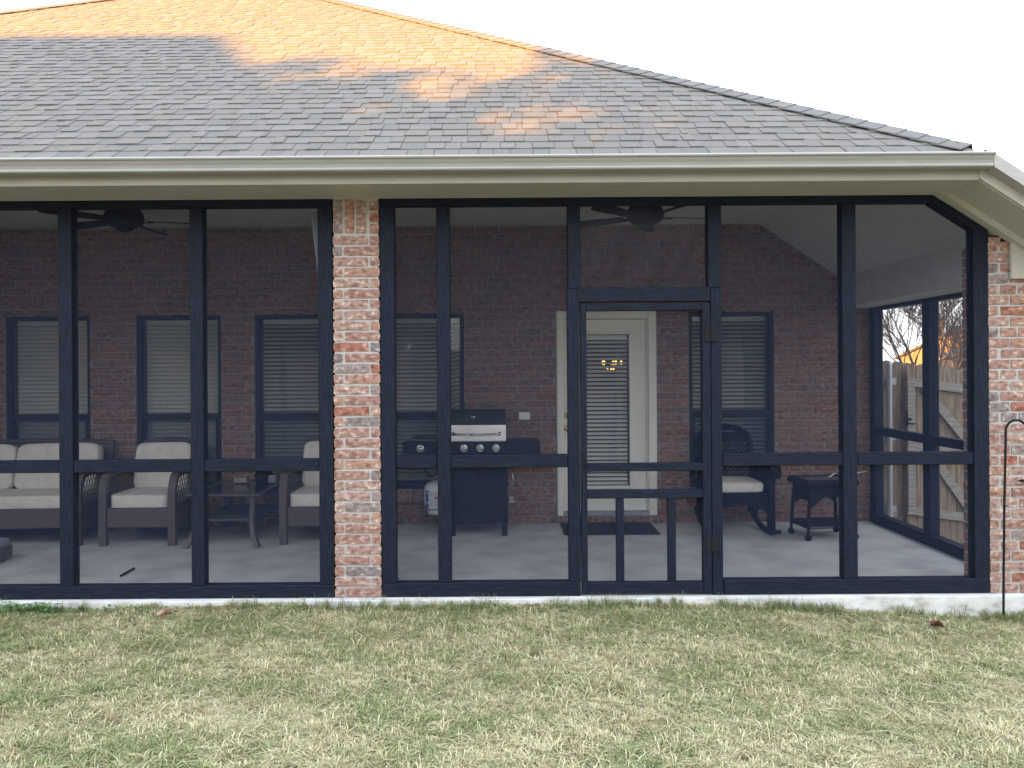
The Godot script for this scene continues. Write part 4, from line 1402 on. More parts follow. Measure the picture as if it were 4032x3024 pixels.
func rocking_chair():
	var t := thing("rocking_chair", "black wicker rocking chair with a cream seat cushion right of the back door", "rocking chair", Vector3(2.225, 0, -1.93))
	var hw := 0.31
	var s: SurfaceTool
	for sx in [-1.0, 1.0]:
		# rocker
		s = st_new()
		var pts := []
		for k in 15:
			var a := -0.34 + 0.92 * k / 14.0
			pts.append(Vector3(sx * (hw - 0.03), 0.018 + 1.05 * (1 - cos(a)), 0.04 - 1.05 * sin(a) - 0.18))
		ribbon(s, pts, Vector3.RIGHT, 0.042, 0.034)
		obj("rocker", s, M.wicker_black, t)
		s = st_new()
		ribbon(s, [Vector3(sx * (hw - 0.03), 0.03, 0.0), Vector3(sx * (hw - 0.03), 0.30, -0.01), Vector3(sx * (hw - 0.025), 0.60, -0.02)], Vector3.RIGHT, 0.062, 0.062)
		obj("leg", s, M.wicker_black, t)
		s = st_new()
		ribbon(s, [Vector3(sx * (hw - 0.03), 0.10, -0.50), Vector3(sx * (hw - 0.03), 0.42, -0.48)], Vector3.RIGHT, 0.055, 0.055)
		obj("leg", s, M.wicker_black, t)
		s = st_new()
		ribbon(s, [Vector3(sx * (hw - 0.005), 0.55, 0.035), Vector3(sx * hw, 0.60, 0.06), Vector3(sx * hw, 0.655, 0.03), Vector3(sx * hw, 0.665, -0.05), Vector3(sx * hw, 0.65, -0.25), Vector3(sx * (hw - 0.02), 0.66, -0.50)], Vector3.RIGHT, 0.095, 0.035)
		obj("arm", s, M.wicker_black, t)
		s = st_new()
		bx(s, Vector3(sx * (hw - 0.03) - 0.014, 0.29, -0.47), Vector3(sx * (hw - 0.03) + 0.014, 0.63, -0.035), 0.005)
		obj("side_panel", s, M.wicker_black, t)
	# seat, arched apron
	s = st_new()
	bx(s, Vector3(-hw + 0.062, 0.36, -0.50), Vector3(hw - 0.062, 0.40, -0.012), 0.005)
	obj("seat", s, M.wicker_black, t)
	s = st_new()
	var ap := PackedVector2Array([Vector2(-hw + 0.062, 0.40), Vector2(-hw + 0.062, 0.20)])
	for k in 13:
		var u := -1.0 + 2.0 * k / 12.0
		ap.append(Vector2(u * (hw - 0.07), 0.21 + 0.075 * (1 - u * u)))
	ap.append(Vector2(hw - 0.062, 0.20)); ap.append(Vector2(hw - 0.062, 0.40))
	prism(s, ap, -0.030, -0.005)
	obj("apron", s, M.wicker_black, t)
	s = st_new()
	puff(s, Vector3(-0.005, 0.448, -0.255), Vector3(2 * hw - 0.14, 0.105, 0.50), 0.25)
	obj("seat_cushion", s, M.cushion, t)
	# tall rounded back
	var back := Transform3D(Basis(Vector3.RIGHT, -0.24), Vector3(0, 0.38, -0.47))
	s = st_new()
	var rim := []
	for k in 25:
		var a := PI * k / 24.0
		var px := -cos(a) * (hw - 0.05)
		var py := 0.44 + 0.19 * pow(sin(a), 0.7)
		rim.append(back * Vector3(px, py if k > 0 and k < 24 else 0.3, 0))
	rim.push_front(back * Vector3(-(hw - 0.05), 0.0, 0))
	rim.append(back * Vector3(hw - 0.05, 0.0, 0))
	tube(s, rim, 0.032, 9)
	obj("back_frame", s, M.wicker_black, t)
	s = st_new()
	bx(s, Vector3(-hw + 0.06, 0.26, -0.012), Vector3(hw - 0.06, 0.37, 0.012), 0.005, back)
	bx(s, Vector3(-hw + 0.06, 0.47, -0.012), Vector3(hw - 0.06, 0.57, 0.012), 0.005, back)
	obj("back_panel", s, M.wicker_black, t)
	s = st_new()
	for band in [[0.02, 0.26], [0.37, 0.47]]:
		var hgt: float = band[1] - band[0]
		var x := -hw - 0.2
		while x < hw + 0.2:
			for dirn in [1.0, -1.0]:
				var line := []
				for k in 9:
					var px: float = x + dirn * hgt * 0.8 * k / 8.0
					if absf(px) < hw - 0.06: line.append(back * Vector3(px, band[0] + hgt * k / 8.0, 0.002 * dirn))
				if line.size() > 1: ribbon(s, line, back.basis.z, 0.004, 0.008)
			x += 0.045
	var lat := obj("lattice", s, M.wicker_black, t)
	lat.set_meta("kind", "stuff")

func side_table():
	var t := thing("side_table", "small black wicker side table with rolled edges beside the rocking chair", "side table", Vector3(2.965, 0, -1.86), 0.12)
	var hx := 0.215
	var hz := 0.15
	var s := st_new()
	bx(s, Vector3(-hx, 0.525, -hz), Vector3(hx, 0.545, hz), 0.004)
	obj("table_top", s, mat(lin(0.09, 0.09, 0.095), 0.4), t)
	s = st_new()
	for q in [[Vector3(-hx - 0.03, 0.525, hz + 0.02), Vector3(hx + 0.03, 0.525, hz + 0.02)], [Vector3(-hx - 0.03, 0.525, -hz - 0.02), Vector3(hx + 0.03, 0.525, -hz - 0.02)], [Vector3(-hx - 0.02, 0.527, -hz - 0.02), Vector3(-hx - 0.02, 0.527, hz + 0.02)], [Vector3(hx + 0.02, 0.527, -hz - 0.02), Vector3(hx + 0.02, 0.527, hz + 0.02)]]:
		tube(s, q, 0.034, 12)
	obj("rolled_edge", s, M.wicker_black, t)
	for sz in [-1.0, 1.0]:
		s = st_new()
		var ap := PackedVector2Array([Vector2(hx - 0.01, 0.50), Vector2(-hx + 0.01, 0.50), Vector2(-hx + 0.01, 0.30)])
		for k in 13:
			var u := -1.0 + 2.0 * k / 12.0
			ap.append(Vector2(u * (hx - 0.05), 0.32 + 0.085 * (1 - u * u)))
		ap.append(Vector2(hx - 0.01, 0.30))
		prism(s, ap, sz * hz - 0.008, sz * hz + 0.008)
		obj("apron", s, M.wicker_black, t)
	for sx in [-1.0, 1.0]:
		s = st_new()
		bx(s, Vector3(sx * (hx - 0.008) - 0.007, 0.36, -hz + 0.012), Vector3(sx * (hx - 0.008) + 0.007, 0.50, hz - 0.012), 0.003)
		obj("apron", s, M.wicker_black, t)
		for sz in [-1.0, 1.0]:
			s = st_new()
			var top := Vector3(sx * (hx - 0.01), 0.50, sz * (hz - 0.005))
			var bot := Vector3(sx * (hx + 0.015), 0.05, sz * (hz + 0.012))
			tube(s, [top, bot], 0.014, 8)
			for k in 9:    # cane wrapped round the leg
				var q := top.lerp(bot, 0.42 + k * 0.048)
				lathe(s, [Vector2(0.0, -0.009), Vector2(0.017, -0.006), Vector2(0.020, 0.0), Vector2(0.017, 0.006), Vector2(0.0, 0.009)], q, 9)
			lathe(s, [Vector2(0.0, 0.0), Vector2(0.018, 0.002), Vector2(0.030, 0.018), Vector2(0.032, 0.032), Vector2(0.024, 0.048), Vector2(0.015, 0.054), Vector2(0, 0.06)], bot * Vector3(1, 0, 1), 14)
			obj("leg", s, M.wicker_black, t)
	s = st_new()
	bx(s, Vector3(-hx - 0.02, 0.128, -hz - 0.02), Vector3(hx + 0.02, 0.148, hz + 0.02), 0.006)
	obj("lower_shelf", s, M.wicker_black, t)
	s = st_new()
	for k in 26:       # looped fringe along the shelf edges
		var u := -1.0 + 2.0 * k / 25.0
		for sz in [-1.0, 1.0]:
			tube(s, [Vector3(u * hx - 0.009, 0.133, sz * (hz + 0.022)), Vector3(u * hx - 0.005, 0.112, sz * (hz + 0.026)), Vector3(u * hx + 0.005, 0.112, sz * (hz + 0.026)), Vector3(u * hx + 0.009, 0.133, sz * (hz + 0.022))], 0.004, 5)
	for k in 18:
		var u := -1.0 + 2.0 * k / 17.0
		for sx in [-1.0, 1.0]:
			tube(s, [Vector3(sx * (hx + 0.022), 0.133, u * hz - 0.008), Vector3(sx * (hx + 0.026), 0.112, u * hz - 0.004), Vector3(sx * (hx + 0.026), 0.112, u * hz + 0.004), Vector3(sx * (hx + 0.022), 0.133, u * hz + 0.008)], 0.004, 5)
	var fr := obj("fringe", s, M.wicker_black, t)
	fr.set_meta("kind", "stuff")
	s = st_new()
	tube(s, [Vector3(3.03, 0.560, -1.86), Vector3(3.16, 0.566, -2.05), Vector3(3.35, 0.50, -2.35), Vector3(3.52, 0.50, -2.50), Vector3(3.70, 0.52, -2.53)], 0.005, 7)
	var cord := obj("white_cord", s, M.slat)
	tag(cord, "thin white cord running from the side table along the brick wall", "cord")

# ---------------------------------------------------------------- yard beyond
func build_yard():
	# shepherd hook at the slab's corner
	var hk := thing("shepherd_hook", "black iron shepherd hook stuck in the grass before the right brick pillar", "garden hook", Vector3(3.405, -0.20, 0.10))
	var s := st_new()
	var pts := [Vector3(0, -0.1, 0), Vector3(0.004, 0.3, 0), Vector3(0.012, 0.8, 0), Vector3(0.024, 1.25, 0)]
	for k in 13:
		var a := PI - PI * 1.05 * k / 12.0
		pts.append(Vector3(0.100 + 0.075 * cos(a), 1.345 + 0.078 * sin(a), 0))
	pts.append(Vector3(0.172, 1.25, 0))
	tube(s, pts, 0.008, 9)
	obj("rod", s, M.iron, hk)
	s = st_new()
	tube(s, [Vector3(0.25, -0.1, -0.02), Vector3(0.25, 0.9, -0.02), Vector3(0.26, 1.0, -0.02)], 0.008, 8)
	obj("second_rod", s, M.iron, hk)
	s = st_new()
	prism(s, PackedVector2Array([Vector2(0.105, 1.00), Vector2(0.15, 1.012), Vector2(0.21, 1.008), Vector2(0.255, 0.99), Vector2(0.20, 0.985), Vector2(0.15, 0.992)]), -0.022, -0.014)
	obj("iron_leaf", s, M.iron, hk)
	# the fence at the house corner, with its gate
	var f := thing("wooden_fence", "brown dog eared picket fence panel behind the side screen, left of the gate", "fence", Vector3(3.88, 0, -2.75))
	for k in 4:
		picket(f, 0.0 + k * 0.104, 0.098, -0.30, 1.68 - k * 0.014, -0.03)
	part_box("rail", Vector3(-0.02, 1.40, 0.012), Vector3(0.22, 1.48, 0.05), M.rail_wood, f, 0.004)
	part_box("rail", Vector3(-0.02, 0.02, 0.012), Vector3(0.22, 0.10, 0.05), M.rail_wood, f, 0.004)
	var gp := thing("gate_post", "round grey metal fence post between the fence panel and the gate", "post", Vector3(4.00, 0, -2.665))
	s = st_new()
	tube(s, [Vector3(0, -0.5, 0), Vector3(0, 1.63, 0)], 0.029, 16)
	obj("pipe", s, M.galv, gp)
	s = st_new()
	lathe(s, [Vector2(0.033, 1.61), Vector2(0.033, 1.635), Vector2(0.024, 1.655), Vector2(0.0, 1.662)], Vector3.ZERO, 16)
	obj("post_cap", s, M.galv, gp)
	for y in [1.44, 0.86, 0.10]:
		s = st_new()
		bx(s, Vector3(-0.075, y - 0.035, -0.034), Vector3(0.085, y + 0.035, -0.030), 0.001)
		tube(s, [Vector3(0, y - 0.02, 0), Vector3(0, y + 0.02, 0)], 0.034, 14)
		obj("bracket", s, M.galv, gp)
	var g := thing("wooden_gate", "sagging brown picket gate with pale cross braces beyond the side screen", "gate", Vector3(4.20, 0, -2.70))
	var sag := -0.135
	for k in 11:
		picket(g, 0.0 + k * 0.104, 0.099, -0.30 + sag * k * 0.104, 1.635 + sag * k * 0.104 + rng.randf_range(-0.008, 0.008), rng.randf_range(-0.003, 0.003))
	for y in [1.44, 0.76, 0.095]:
		s = st_new()
		ribbon(s, [Vector3(-0.01, y, 0.030), Vector3(1.15, y + sag * 1.16, 0.030)], Vector3(0, 0, 1), 0.036, 0.085)
		obj("rail", s, M.rail_wood, g)
	for q in [[0.79, 1.395], [0.14, 0.715]]:
		part_box("stile", Vector3(-0.01, q[0], 0.013), Vector3(0.065, q[1] - 0.001, 0.047), M.rail_wood, g, 0.004)
	for q in [[0.17, 1.37, 0.70, 0.71], [0.24, 0.67, 0.66, 0.06]]:
		s = st_new()
		ribbon(s, [Vector3(q[0], q[1], 0.030), Vector3(q[2], q[3], 0.030)], Vector3(0, 0, 1), 0.034, 0.085)
		obj("brace", s, M.rail_wood, g)
	s = st_new()
	bx(s, Vector3(-0.05, 1.03, 0.03), Vector3(0.03, 1.06, 0.05), 0.003)
	bx(s, Vector3(-0.03, 0.97, 0.03), Vector3(0.0, 1.13, 0.045), 0.003)
	tube(s, [Vector3(-0.02, 1.01, 0.05), Vector3(0.0, 1.0, 0.075), Vector3(0.05, 1.0, 0.075)], 0.009, 7)
	obj("latch", s, M.iron, g)
	var f2 := thing("wooden_fence", "brown dog eared picket fence panel continuing right of the gate", "fence", Vector3(5.32, -0.1, -2.72))
	for k in 30: picket(f2, k * 0.104, 0.099, -0.4, 1.55 - k * 0.005, 0.0)
	part_box("rail", Vector3(0, 1.2, 0.012), Vector3(3.1, 1.29, 0.05), M.rail_wood, f2, 0.004)
	part_box("rail", Vector3(0, 0.1, 0.012), Vector3(3.1, 0.19, 0.05), M.rail_wood, f2, 0.004)
	# neighbour's house far behind
	var h := thing("neighbor_house", "sunlit tan neighbor house with gable roof and chimney beyond the gate", "house", Vector3(28.4, -1.6, -43.0), -0.53)
	s = st_new()
	prism(s, PackedVector2Array([Vector2(-3.3, -1.0), Vector2(3.3, -1.0), Vector2(3.3, 3.75), Vector2(0, 5.45), Vector2(-3.3, 3.75)]), -2.5, 0.0)
	obj("wall", s, M.siding, h)
	s = st_new()
	prism(s, PackedVector2Array([Vector2(-3.6, 3.68), Vector2(0, 5.53), Vector2(0, 5.68), Vector2(-3.7, 3.78)]), -2.6, 0.12)
	prism(s, PackedVector2Array([Vector2(3.6, 3.68), Vector2(0.001, 5.53), Vector2(0.001, 5.68), Vector2(3.7, 3.78)]), -2.6, 0.12)
	obj("roof", s, M.shingles[5], h)
	s = st_new()
	bx(s, Vector3(-1.33, -1.0, 0.13), Vector3(-0.78, 6.05, 0.6), 0.01)
	bx(s, Vector3(-1.38, 6.05, 0.08), Vector3(-0.73, 6.15, 0.65), 0.01)
	obj("chimney", s, M.siding, h)
	for q in [-2.6, 1.2]:
		part_box("window", Vector3(q, 1.0, 0.0), Vector3(q + 1.0, 2.5, 0.04), M.bronze, h)
	var wing := thing("garden_shed", "low grey roofed shed in front of the sunlit neighbor house", "shed", Vector3(21.2, -1.5, -32.6))
	s = st_new()
	prism(s, PackedVector2Array([Vector2(0.1, -1.0), Vector2(6, -1.0), Vector2(6, 5.6), Vector2(0.1, 3.4)]), 0.0, 1.1)
	obj("wall", s, M.shingles[0], wing)
	s = st_new()
	prism(s, PackedVector2Array([Vector2(0, 3.5), Vector2(6.1, 5.9), Vector2(6.1, 6.0), Vector2(0, 3.6)]), -0.1, 1.2)
	obj("roof", s, M.shingles[0], wing)
	bare_tree(Vector3(7.9, -0.6, -8.8), 4.4, 91, "bare winter tree with forked trunk behind the picket fence, left of the chimney")
	bare_tree(Vector3(13.4, -1.3, -14.8), 4.2, 101, "bare winter tree with spreading branches in front of the sunlit chimney")
	# unseen shade casters behind the camera: house, tree pair; added fence, shrubs, outer trees
	var bf := thing("shade_fence", "unseen long brown board fence added across the back yard to block low sun", "fence", Vector3(-26, -0.2, 17))
	part_box("board_panel", Vector3(0, -0.2, -0.02), Vector3(50, 2.5, 0.02), M.picket, bf)  # added and made tall to keep low sun off the porch
	var nh := thing("rear_house", "two storey neighbor house with dark hip roof behind the yard", "house", Vector3(-24.0, -0.2, 29.0))
	part_box("wall", Vector3(-9, 0, -4.2), Vector3(9.2, 5.4, 4.2), M.siding, nh)
	s = st_new()
	s.set_smooth_group(-1)
	var e := 5.3
	var r0 = Vector3(-5.5, 8.62, 0.0)
	var r1 = Vector3(6.6, 8.62, 0.0)
	var c = [Vector3(-9.5, e, 4.7), Vector3(9.7, e, 4.7), Vector3(9.7, e, -4.7), Vector3(-9.5, e, -4.7)]
	quad(s, c[0], c[1], r1, r0)
	quad(s, c[2], c[3], r0, r1)
	tri(s, c[1], c[2], r1)
	tri(s, c[3], c[0], r0)
	obj("roof", s, M.shingles[0], nh)
	leafy_tree(Vector3(-7.2, -0.2, 23), 4.6, 1.6, 9.4, 7000, 201, "dense leafy tree behind the back fence, left of its pair")
	leafy_tree(Vector3(3.4, -0.2, 24), 3.4, 1.6, 7.4, 5000, 202, "dense leafy tree behind the back fence, right of its pair")
	leafy_tree(Vector3(-13.0, -0.2, 23), 2.3, 0.2, 6.9, 4500, 203, "unseen tall narrow shrub added beside the two storey house to close a sun gap")  # added to fill the sunlit notch between house and tree
	leafy_tree(Vector3(-10.4, -0.2, 21.5), 2.3, 0.2, 5.9, 4500, 204, "unseen low round shrub added under the left leafy tree to stop stray sun")  # added where sun slipped under the crown onto the door
	leafy_tree(Vector3(11.5, -0.2, 22.5), 4.6, 0.3, 7.6, 6000, 206, "broad leafy tree added out of view, farthest right of the row, to cover low sky")  # this and the next two are added to hide sky near the horizon
	leafy_tree(Vector3(21.0, -0.5, 17.0), 5.0, 0.3, 8.2, 6000, 207, "broad leafy tree added out of view at the right to cover low sky")
	leafy_tree(Vector3(-18.0, -0.2, 9.0), 4.2, 0.3, 6.4, 6000, 208, "broad leafy tree added out of view at the left to cover low sky")
	leafy_tree(Vector3(-6.8, -0.2, 21.3), 2.7, 0.1, 5.4, 6000, 205, "unseen wide low shrub added between the two leafy trees to stop stray sun")  # added to plug the sun gap below the crowns

func picket(parent: Node, x: float, w: float, y0: float, y1: float, dz: float):
	var s := st_new()
	var a := 0.030
	prism(s, PackedVector2Array([Vector2(x, y0), Vector2(x + w, y0), Vector2(x + w, y1 - a), Vector2(x + w - a * 0.45, y1 - a * 0.25), Vector2(x + w - a * 1.1, y1), Vector2(x + a * 1.1, y1), Vector2(x + a * 0.45, y1 - a * 0.25), Vector2(x, y1 - a)]), -0.008 + dz, 0.008 + dz)
	obj("picket", s, M.picket, parent)

func grow(st: SurfaceTool, r: RandomNumberGenerator, p: Vector3, d: Vector3, length: float, rad: float, level: int):
	var pts := [p]
	var rs := [rad]
	var q := p
	var dd := d
	var n := 5
	for i in n:
		dd = (dd + Vector3(r.randf_range(-1, 1), r.randf_range(-0.4, 0.8), r.randf_range(-1, 1)) * 0.20).normalized()
		q += dd * length / n
		pts.append(q)
		rs.append(rad * (1.0 - 0.5 * (i + 1) / n))
		if level < 5 and i >= 1:
			for k in (2 if level > 0 and level < 4 and i > 1 else 1):
				var side := (dd + Vector3(r.randf_range(-1, 1), r.randf_range(-0.25, 0.7), r.randf_range(-1, 1)) * 1.0).normalized()
				grow(st, r, q, side, length * r.randf_range(0.5, 0.72), maxf(rad * (1.0 - 0.5 * (i + 1) / n) * 0.60, 0.004), level + 1)
	tube(st, pts, rs, 6 if level < 2 else 4)

func bare_tree(at: Vector3, height: float, sd: int, label: String):
	var t := thing("bare_tree", label, "tree", at, 0.0, "bare trees beyond the side fence")
	var r := RandomNumberGenerator.new()
	r.seed = sd
	var s := st_new()
	tube(s, [Vector3.ZERO, Vector3(0.02, height * 0.16, 0.01), Vector3(0.0, height * 0.30, 0)], [0.075, 0.06, 0.052], 9)
	obj("trunk", s, M.bark, t)
	s = st_new()
	for k in 4:
		var a := TAU * k / 4.0 + r.randf()
		grow(s, r, Vector3(0, height * (0.24 + 0.015 * k), 0), Vector3(cos(a) * 0.55, 0.9, sin(a) * 0.55).normalized(), height * 0.43, 0.030, 1)
	var b := obj("crown", s, M.bark, t)
	b.set_meta("kind", "stuff")

func leafy_tree(at: Vector3, rad: float, y0: float, y1: float, n: int, sd: int, label: String):
	var t := thing("leafy_tree", label, "tree", at, 0.0, "leafy trees behind the back fence")
	var r := RandomNumberGenerator.new()
	r.seed = sd
	var s := st_new()
	tube(s, [Vector3.ZERO, Vector3(0.05, 2, 0), Vector3(0, 5, 0.1), Vector3(0.1, y1 * 0.8, 0)], [0.28, 0.22, 0.15, 0.04], 9)
	obj("trunk", s, M.bark, t)
	s = st_new()
	s.set_smooth_group(-1)
	for k in 9:
		var c := Vector3(r.randf_range(-1, 1), r.randf_range(-1, 1), r.randf_range(-1, 1)) * 0.14
		var u := Vector3(r.randf_range(-1, 1), r.randf_range(-1, 1), r.randf_range(-1, 1)).normalized() * 0.085
		var v := u.cross(Vector3(r.randf_range(-1, 1), r.randf_range(-1, 1), r.randf_range(-1, 1))).normalized() * 0.05
		s.set_color(Color(0.05, 0.07, 0.03) * r.randf_range(0.7, 1.3))
		quad(s, c - u, c - v, c + u, c + v)
	s.generate_normals()
	var mm := MultiMesh.new()
	mm.transform_format = MultiMesh.TRANSFORM_3D
	mm.mesh = s.commit()
	mm.instance_count = n
	var blobs := []
	for k in 26:
		var th := r.randf() * TAU
		var yy := lerpf(y0 + 0.8, y1 - 1.0, r.randf())
		var f := sin(PI * clampf((yy - y0) / (y1 - y0), 0.08, 0.95))
		blobs.append([Vector3(cos(th), 0, sin(th)) * rad * 0.68 * f * sqrt(r.randf()) + Vector3(0, yy, 0), r.randf_range(1.1, 1.9)])
	for i in n:
		var b = blobs[r.randi() % blobs.size()]
		var d: Vector3 = Vector3(r.randfn(), r.randfn(), r.randfn()).normalized() * float(b[1]) * pow(r.randf(), 0.45)
		var w: Vector3 = at + b[0] + d
		var gx := (w.x + 9.75 + 0.45 * (w.z - 23.0)) / 0.85
		var gy := (w.y - 5.62 - 0.10 * (w.z - 23.0)) / 0.42
		if gx * gx + gy * gy < 1.0 and r.randf() < 0.72: d += Vector3(0, 2.0, 0)     # gap shaped in the crowns to throw sun dapples on the roof
		var bs := Basis.from_euler(Vector3(r.randf() * TAU, r.randf() * TAU, r.randf() * TAU)).scaled(Vector3.ONE * r.randf_range(0.8, 1.5))
		mm.set_instance_transform(i, Transform3D(bs, b[0] + d))
	var c2 := MultiMeshInstance3D.new()
	c2.multimesh = mm
	c2.material_override = M.leafcol
	c2.name = "crown"
	c2.set_meta("kind", "stuff")
	t.add_child(c2, true)

# ---------------------------------------------------------------- lawn
func clump(sd: int, n: int, h: float, lean: float) -> Mesh:
	var r := RandomNumberGenerator.new()
	r.seed = sd
	var st := st_new()
	st.set_smooth_group(-1)
	for k in n:
		var a := r.randf() * TAU
		var base := Vector3(cos(a), 0, sin(a)) * r.randf() * 0.022
		var dirv := Vector3(cos(a + r.randf_range(-1.3, 1.3)), 0, sin(a + r.randf_range(-1.3, 1.3)))
		var side := Vector3(-dirv.z, 0, dirv.x) * r.randf_range(0.0010, 0.0021)
		var hh := h * r.randf_range(0.5, 1.15)
		var l := lean * r.randf_range(0.3, 1.3)
		var mid := base + Vector3(0, hh * 0.62, 0) + dirv * l * hh * 0.45
		var tip := base + Vector3(0, hh * (1.0 - 0.35 * minf(l, 1.6)), 0) + dirv * l * hh * 1.15
		var v := r.randf_range(0.72, 1.25)
		st.set_color(Color(v * r.randf_range(0.94, 1.06), v, v * r.randf_range(0.88, 1.05)))
		quad(st, base - side, base + side, mid + side * 0.9, mid - side * 0.9)
		tri(st, mid - side * 0.9, mid + side * 0.9, tip)
	st.generate_normals()
	return st.commit()

func scatter(called: String, label: String, meshes: Array, spots: Array):
	var per := []
	for m in meshes: per.append([])
	for s in spots: per[rng.randi() % meshes.size()].append(s)
	for k in meshes.size():
		var mm := MultiMesh.new()
		mm.transform_format = MultiMesh.TRANSFORM_3D
		mm.use_colors = true
		mm.mesh = meshes[k]
		mm.instance_count = per[k].size()
		for i in per[k].size():
			mm.set_instance_transform(i, per[k][i][0])
			mm.set_instance_color(i, per[k][i][1])
		var o := MultiMeshInstance3D.new()
		o.multimesh = mm
		o.material_override = M.grass
		o.name = numbered(called, self)
		add_child(o, true)
		tag(o, label, "", "", "stuff")

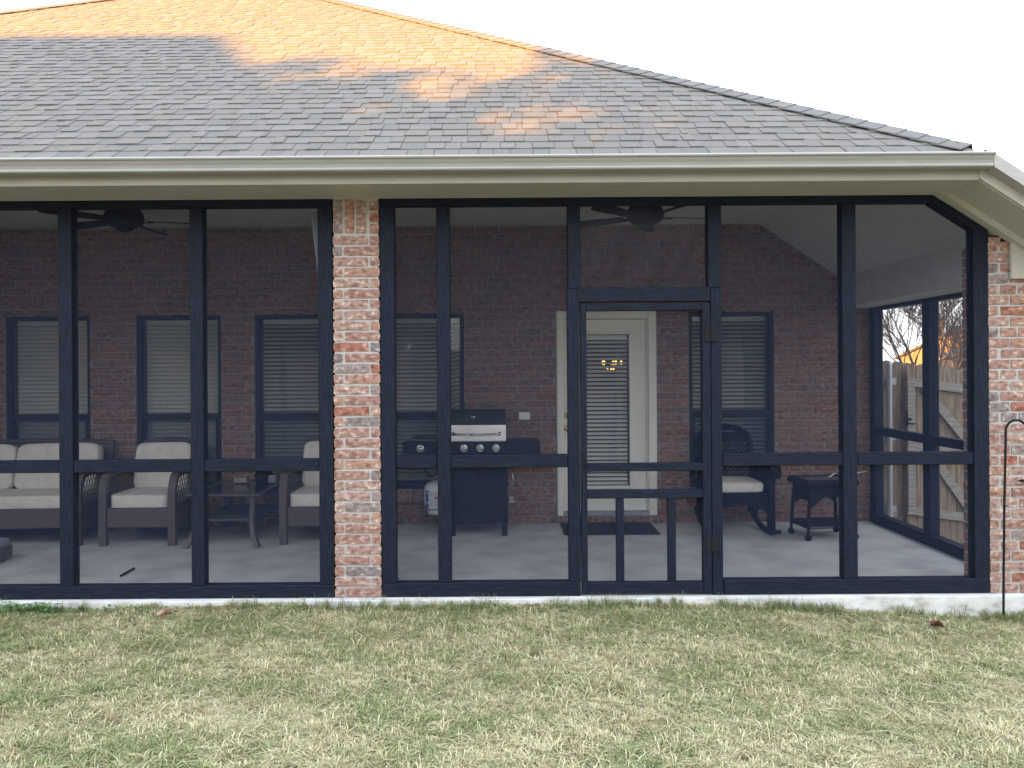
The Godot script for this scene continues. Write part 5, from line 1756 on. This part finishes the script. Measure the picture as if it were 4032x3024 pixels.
func build_lawn():
	var pn := FastNoiseLite.new()
	pn.seed = 12
	pn.frequency = 1.1
	pn.fractal_octaves = 4
	var fn := FastNoiseLite.new()
	fn.seed = 77
	fn.frequency = 3.5
	fn.fractal_octaves = 3
	var meshes := [clump(1, 12, 0.042, 0.7), clump(2, 12, 0.036, 1.2), clump(3, 10, 0.046, 0.9), clump(4, 11, 0.030, 1.9), clump(5, 7, 0.040, 2.4)]
	var spots := []
	var straw := Color(0.47, 0.415, 0.225)
	var pale := Color(0.60, 0.545, 0.365)
	var green := Color(0.19, 0.24, 0.09)
	var brown := Color(0.33, 0.235, 0.135)
	for i in 98000:
		var x := rng.randf_range(-4.3, 4.4)
		var z := 0.05 + 2.75 * rng.randf()
		var g := 0.41 + pn.get_noise_2d(x, z * 1.6) * 0.75 + fn.get_noise_2d(x, z) * 0.35 + 0.30 * exp(-z * 3.5)
		var b := fn.get_noise_2d(x + 50.0, z * 1.5 - 20.0)
		var col := straw.lerp(pale, rng.randf())
		if b > 0.22 and rng.randf() < 0.55: col = brown.lerp(straw, rng.randf() * 0.6)
		if rng.randf() < clampf(g, 0.06, 0.92): col = green.lerp(straw, rng.randf() * 0.45)
		col *= rng.randf_range(0.8, 1.15)
		var bare := fn.get_noise_2d(x * 1.7 - 9.0, z * 1.7 + 4.0)
		if bare > 0.33 and rng.randf() < 0.8: continue
		var sc := rng.randf_range(0.7, 1.25) * (1.0 + 0.45 * pn.get_noise_2d(x * 1.3 + 30.0, z * 1.3))
		if z < 0.12: sc *= rng.randf_range(1.0, 1.5)
		var bs := Basis(Vector3.UP, rng.randf() * TAU).scaled(Vector3(sc, sc * rng.randf_range(0.8, 1.2), sc))
		spots.append([Transform3D(bs, Vector3(x, ground_y(x, z) - 0.004, z)), Color(col.r, col.g, col.b)])
	# long loose straws and a few taller tufts
	var strands := []
	for i in 900:
		var x := rng.randf_range(-4.2, 4.3)
		var z := rng.randf_range(0.12, 2.7)
		var col := pale.lerp(straw, rng.randf()) * rng.randf_range(0.85, 1.2)
		var sc := rng.randf_range(0.6, 1.15)
		strands.append([Transform3D(Basis(Vector3.UP, rng.randf() * TAU).scaled(Vector3(sc, sc * 0.8, sc)), Vector3(x, ground_y(x, z), z)), Color(col.r, col.g, col.b)])
	scatter("loose_straw", "long pale loose straws lying across the lawn", [clump(21, 2, 0.055, 2.6), clump(22, 3, 0.060, 1.7), clump(23, 1, 0.07, 2.8)], strands)
	# thinner beyond the frame
	for i in 26000:
		var x := rng.randf_range(-14.0, 12.0)
		var z := rng.randf_range(-2.0, 14.0)
		if (x > -4.3 and x < 4.4 and z < 2.8) or (z < 0.1 and x < 4.1): continue
		var col := straw.lerp(green, clampf(0.45 + pn.get_noise_2d(x, z) * 0.8, 0.0, 1.0))
		var sc := rng.randf_range(1.2, 2.0)
		spots.append([Transform3D(Basis(Vector3.UP, rng.randf() * TAU).scaled(Vector3(sc, sc * 0.8, sc)), Vector3(x, ground_y(x, z) - 0.004, z)), col])
	scatter("grass", "short half dormant lawn grass in front of the porch", meshes, spots)
	# taller green tufts along the slab
	var tall := [clump(11, 12, 0.10, 0.55), clump(12, 10, 0.13, 0.4)]
	spots = []
	for q in [[-4.0, -2.9, 90], [-1.95, -1.75, 24], [-1.5, -1.2, 24], [-1.2, -0.8, 30], [-0.8, 0.0, 40], [0.1, 0.6, 26], [0.62, 1.2, 60], [1.45, 1.75, 30], [1.75, 2.2, 70], [2.2, 2.35, 24], [2.6, 3.2, 40], [3.25, 3.9, 80]]:
		for i in q[2]:
			var x := rng.randf_range(q[0], q[1])
			var z := 0.05 + absf(rng.randfn(0.0, 0.05))
			var sc := rng.randf_range(0.5, 1.15)
			var col := green.lerp(straw, rng.randf() * 0.35) * rng.randf_range(0.7, 1.0)
			spots.append([Transform3D(Basis(Vector3.UP, rng.randf() * TAU).scaled(Vector3(sc, sc, sc)), Vector3(x, ground_y(x, z), z)), Color(col.r, col.g, col.b)])
	scatter("grass_tufts", "taller green grass tufts growing against the slab edge", tall, spots)
	# broadleaf weeds at the left end of the slab
	var wd := st_new()
	wd.set_smooth_group(-1)
	for k in 230:
		var x := -3.28 + rng.randfn(0.0, 0.13) if k < 150 else rng.randf_range(-3.6, -2.3)
		var z := 0.09 + absf(rng.randfn(0.0, 0.05))
		var c := Vector3(x, ground_y(x, z) + rng.randf_range(0.02, 0.085 if k < 150 else 0.06), z)
		var a := rng.randf() * TAU
		var u := Vector3(cos(a), rng.randf_range(-0.2, 0.5), sin(a)).normalized() * rng.randf_range(0.009, 0.017)
		var v := u.cross(Vector3.UP).normalized() * u.length() * 0.8
		wd.set_color(Color(0.07, 0.17, 0.05) * rng.randf_range(0.7, 1.4))
		for m in 6:
			var a0 := TAU * m / 6.0
			var a1 := TAU * (m + 1) / 6.0
			tri(wd, c, c + u * cos(a0) + v * sin(a0) + Vector3(0, 0.003, 0), c + u * cos(a1) + v * sin(a1) + Vector3(0, 0.003, 0))
		tri(wd, c, c + Vector3(0.0012, 0, 0), Vector3(x + 0.004, ground_y(x, z), z))
	var weeds := obj("weeds", wd, M.grass)
	tag(weeds, "bright green broadleaf weeds at the left end of the slab edge", "weeds", "", "stuff")
	# two dead leaves
	for q in [[-2.28, 0.30, 0.045, "curled pale brown dead leaf on the grass below the left bay", lin(0.42, 0.27, 0.20)], [2.80, 0.36, 0.040, "small dark brown dead leaf on the grass near the right end", lin(0.12, 0.05, 0.03)]]:
		var s := st_new()
		s.set_smooth_group(0)
		var rad: float = q[2]
		var ring := []
		for m in 14:
			var a := TAU * m / 14.0
			var k := rad * (1.0 if m % 2 else 0.68) * (1.15 if absf(cos(a)) > 0.7 else 0.8)
			ring.append(Vector3(cos(a) * k, 0.22 * rad * sin(a * 2.0) + rad * 0.9 * absf(sin(a)), sin(a) * k * 0.7))
		for m in 14: tri(s, Vector3(0, 0, 0), ring[(m + 1) % 14], ring[m])
		var lf := obj("dead_leaf", s, mat(q[4], 0.8))
		lf.position = Vector3(q[0], ground_y(q[0], q[1]) + 0.045, q[1])
		lf.rotation = Vector3(0.25, q[0], 0.0)
		tag(lf, q[3], "leaf", "dead leaves on the lawn")
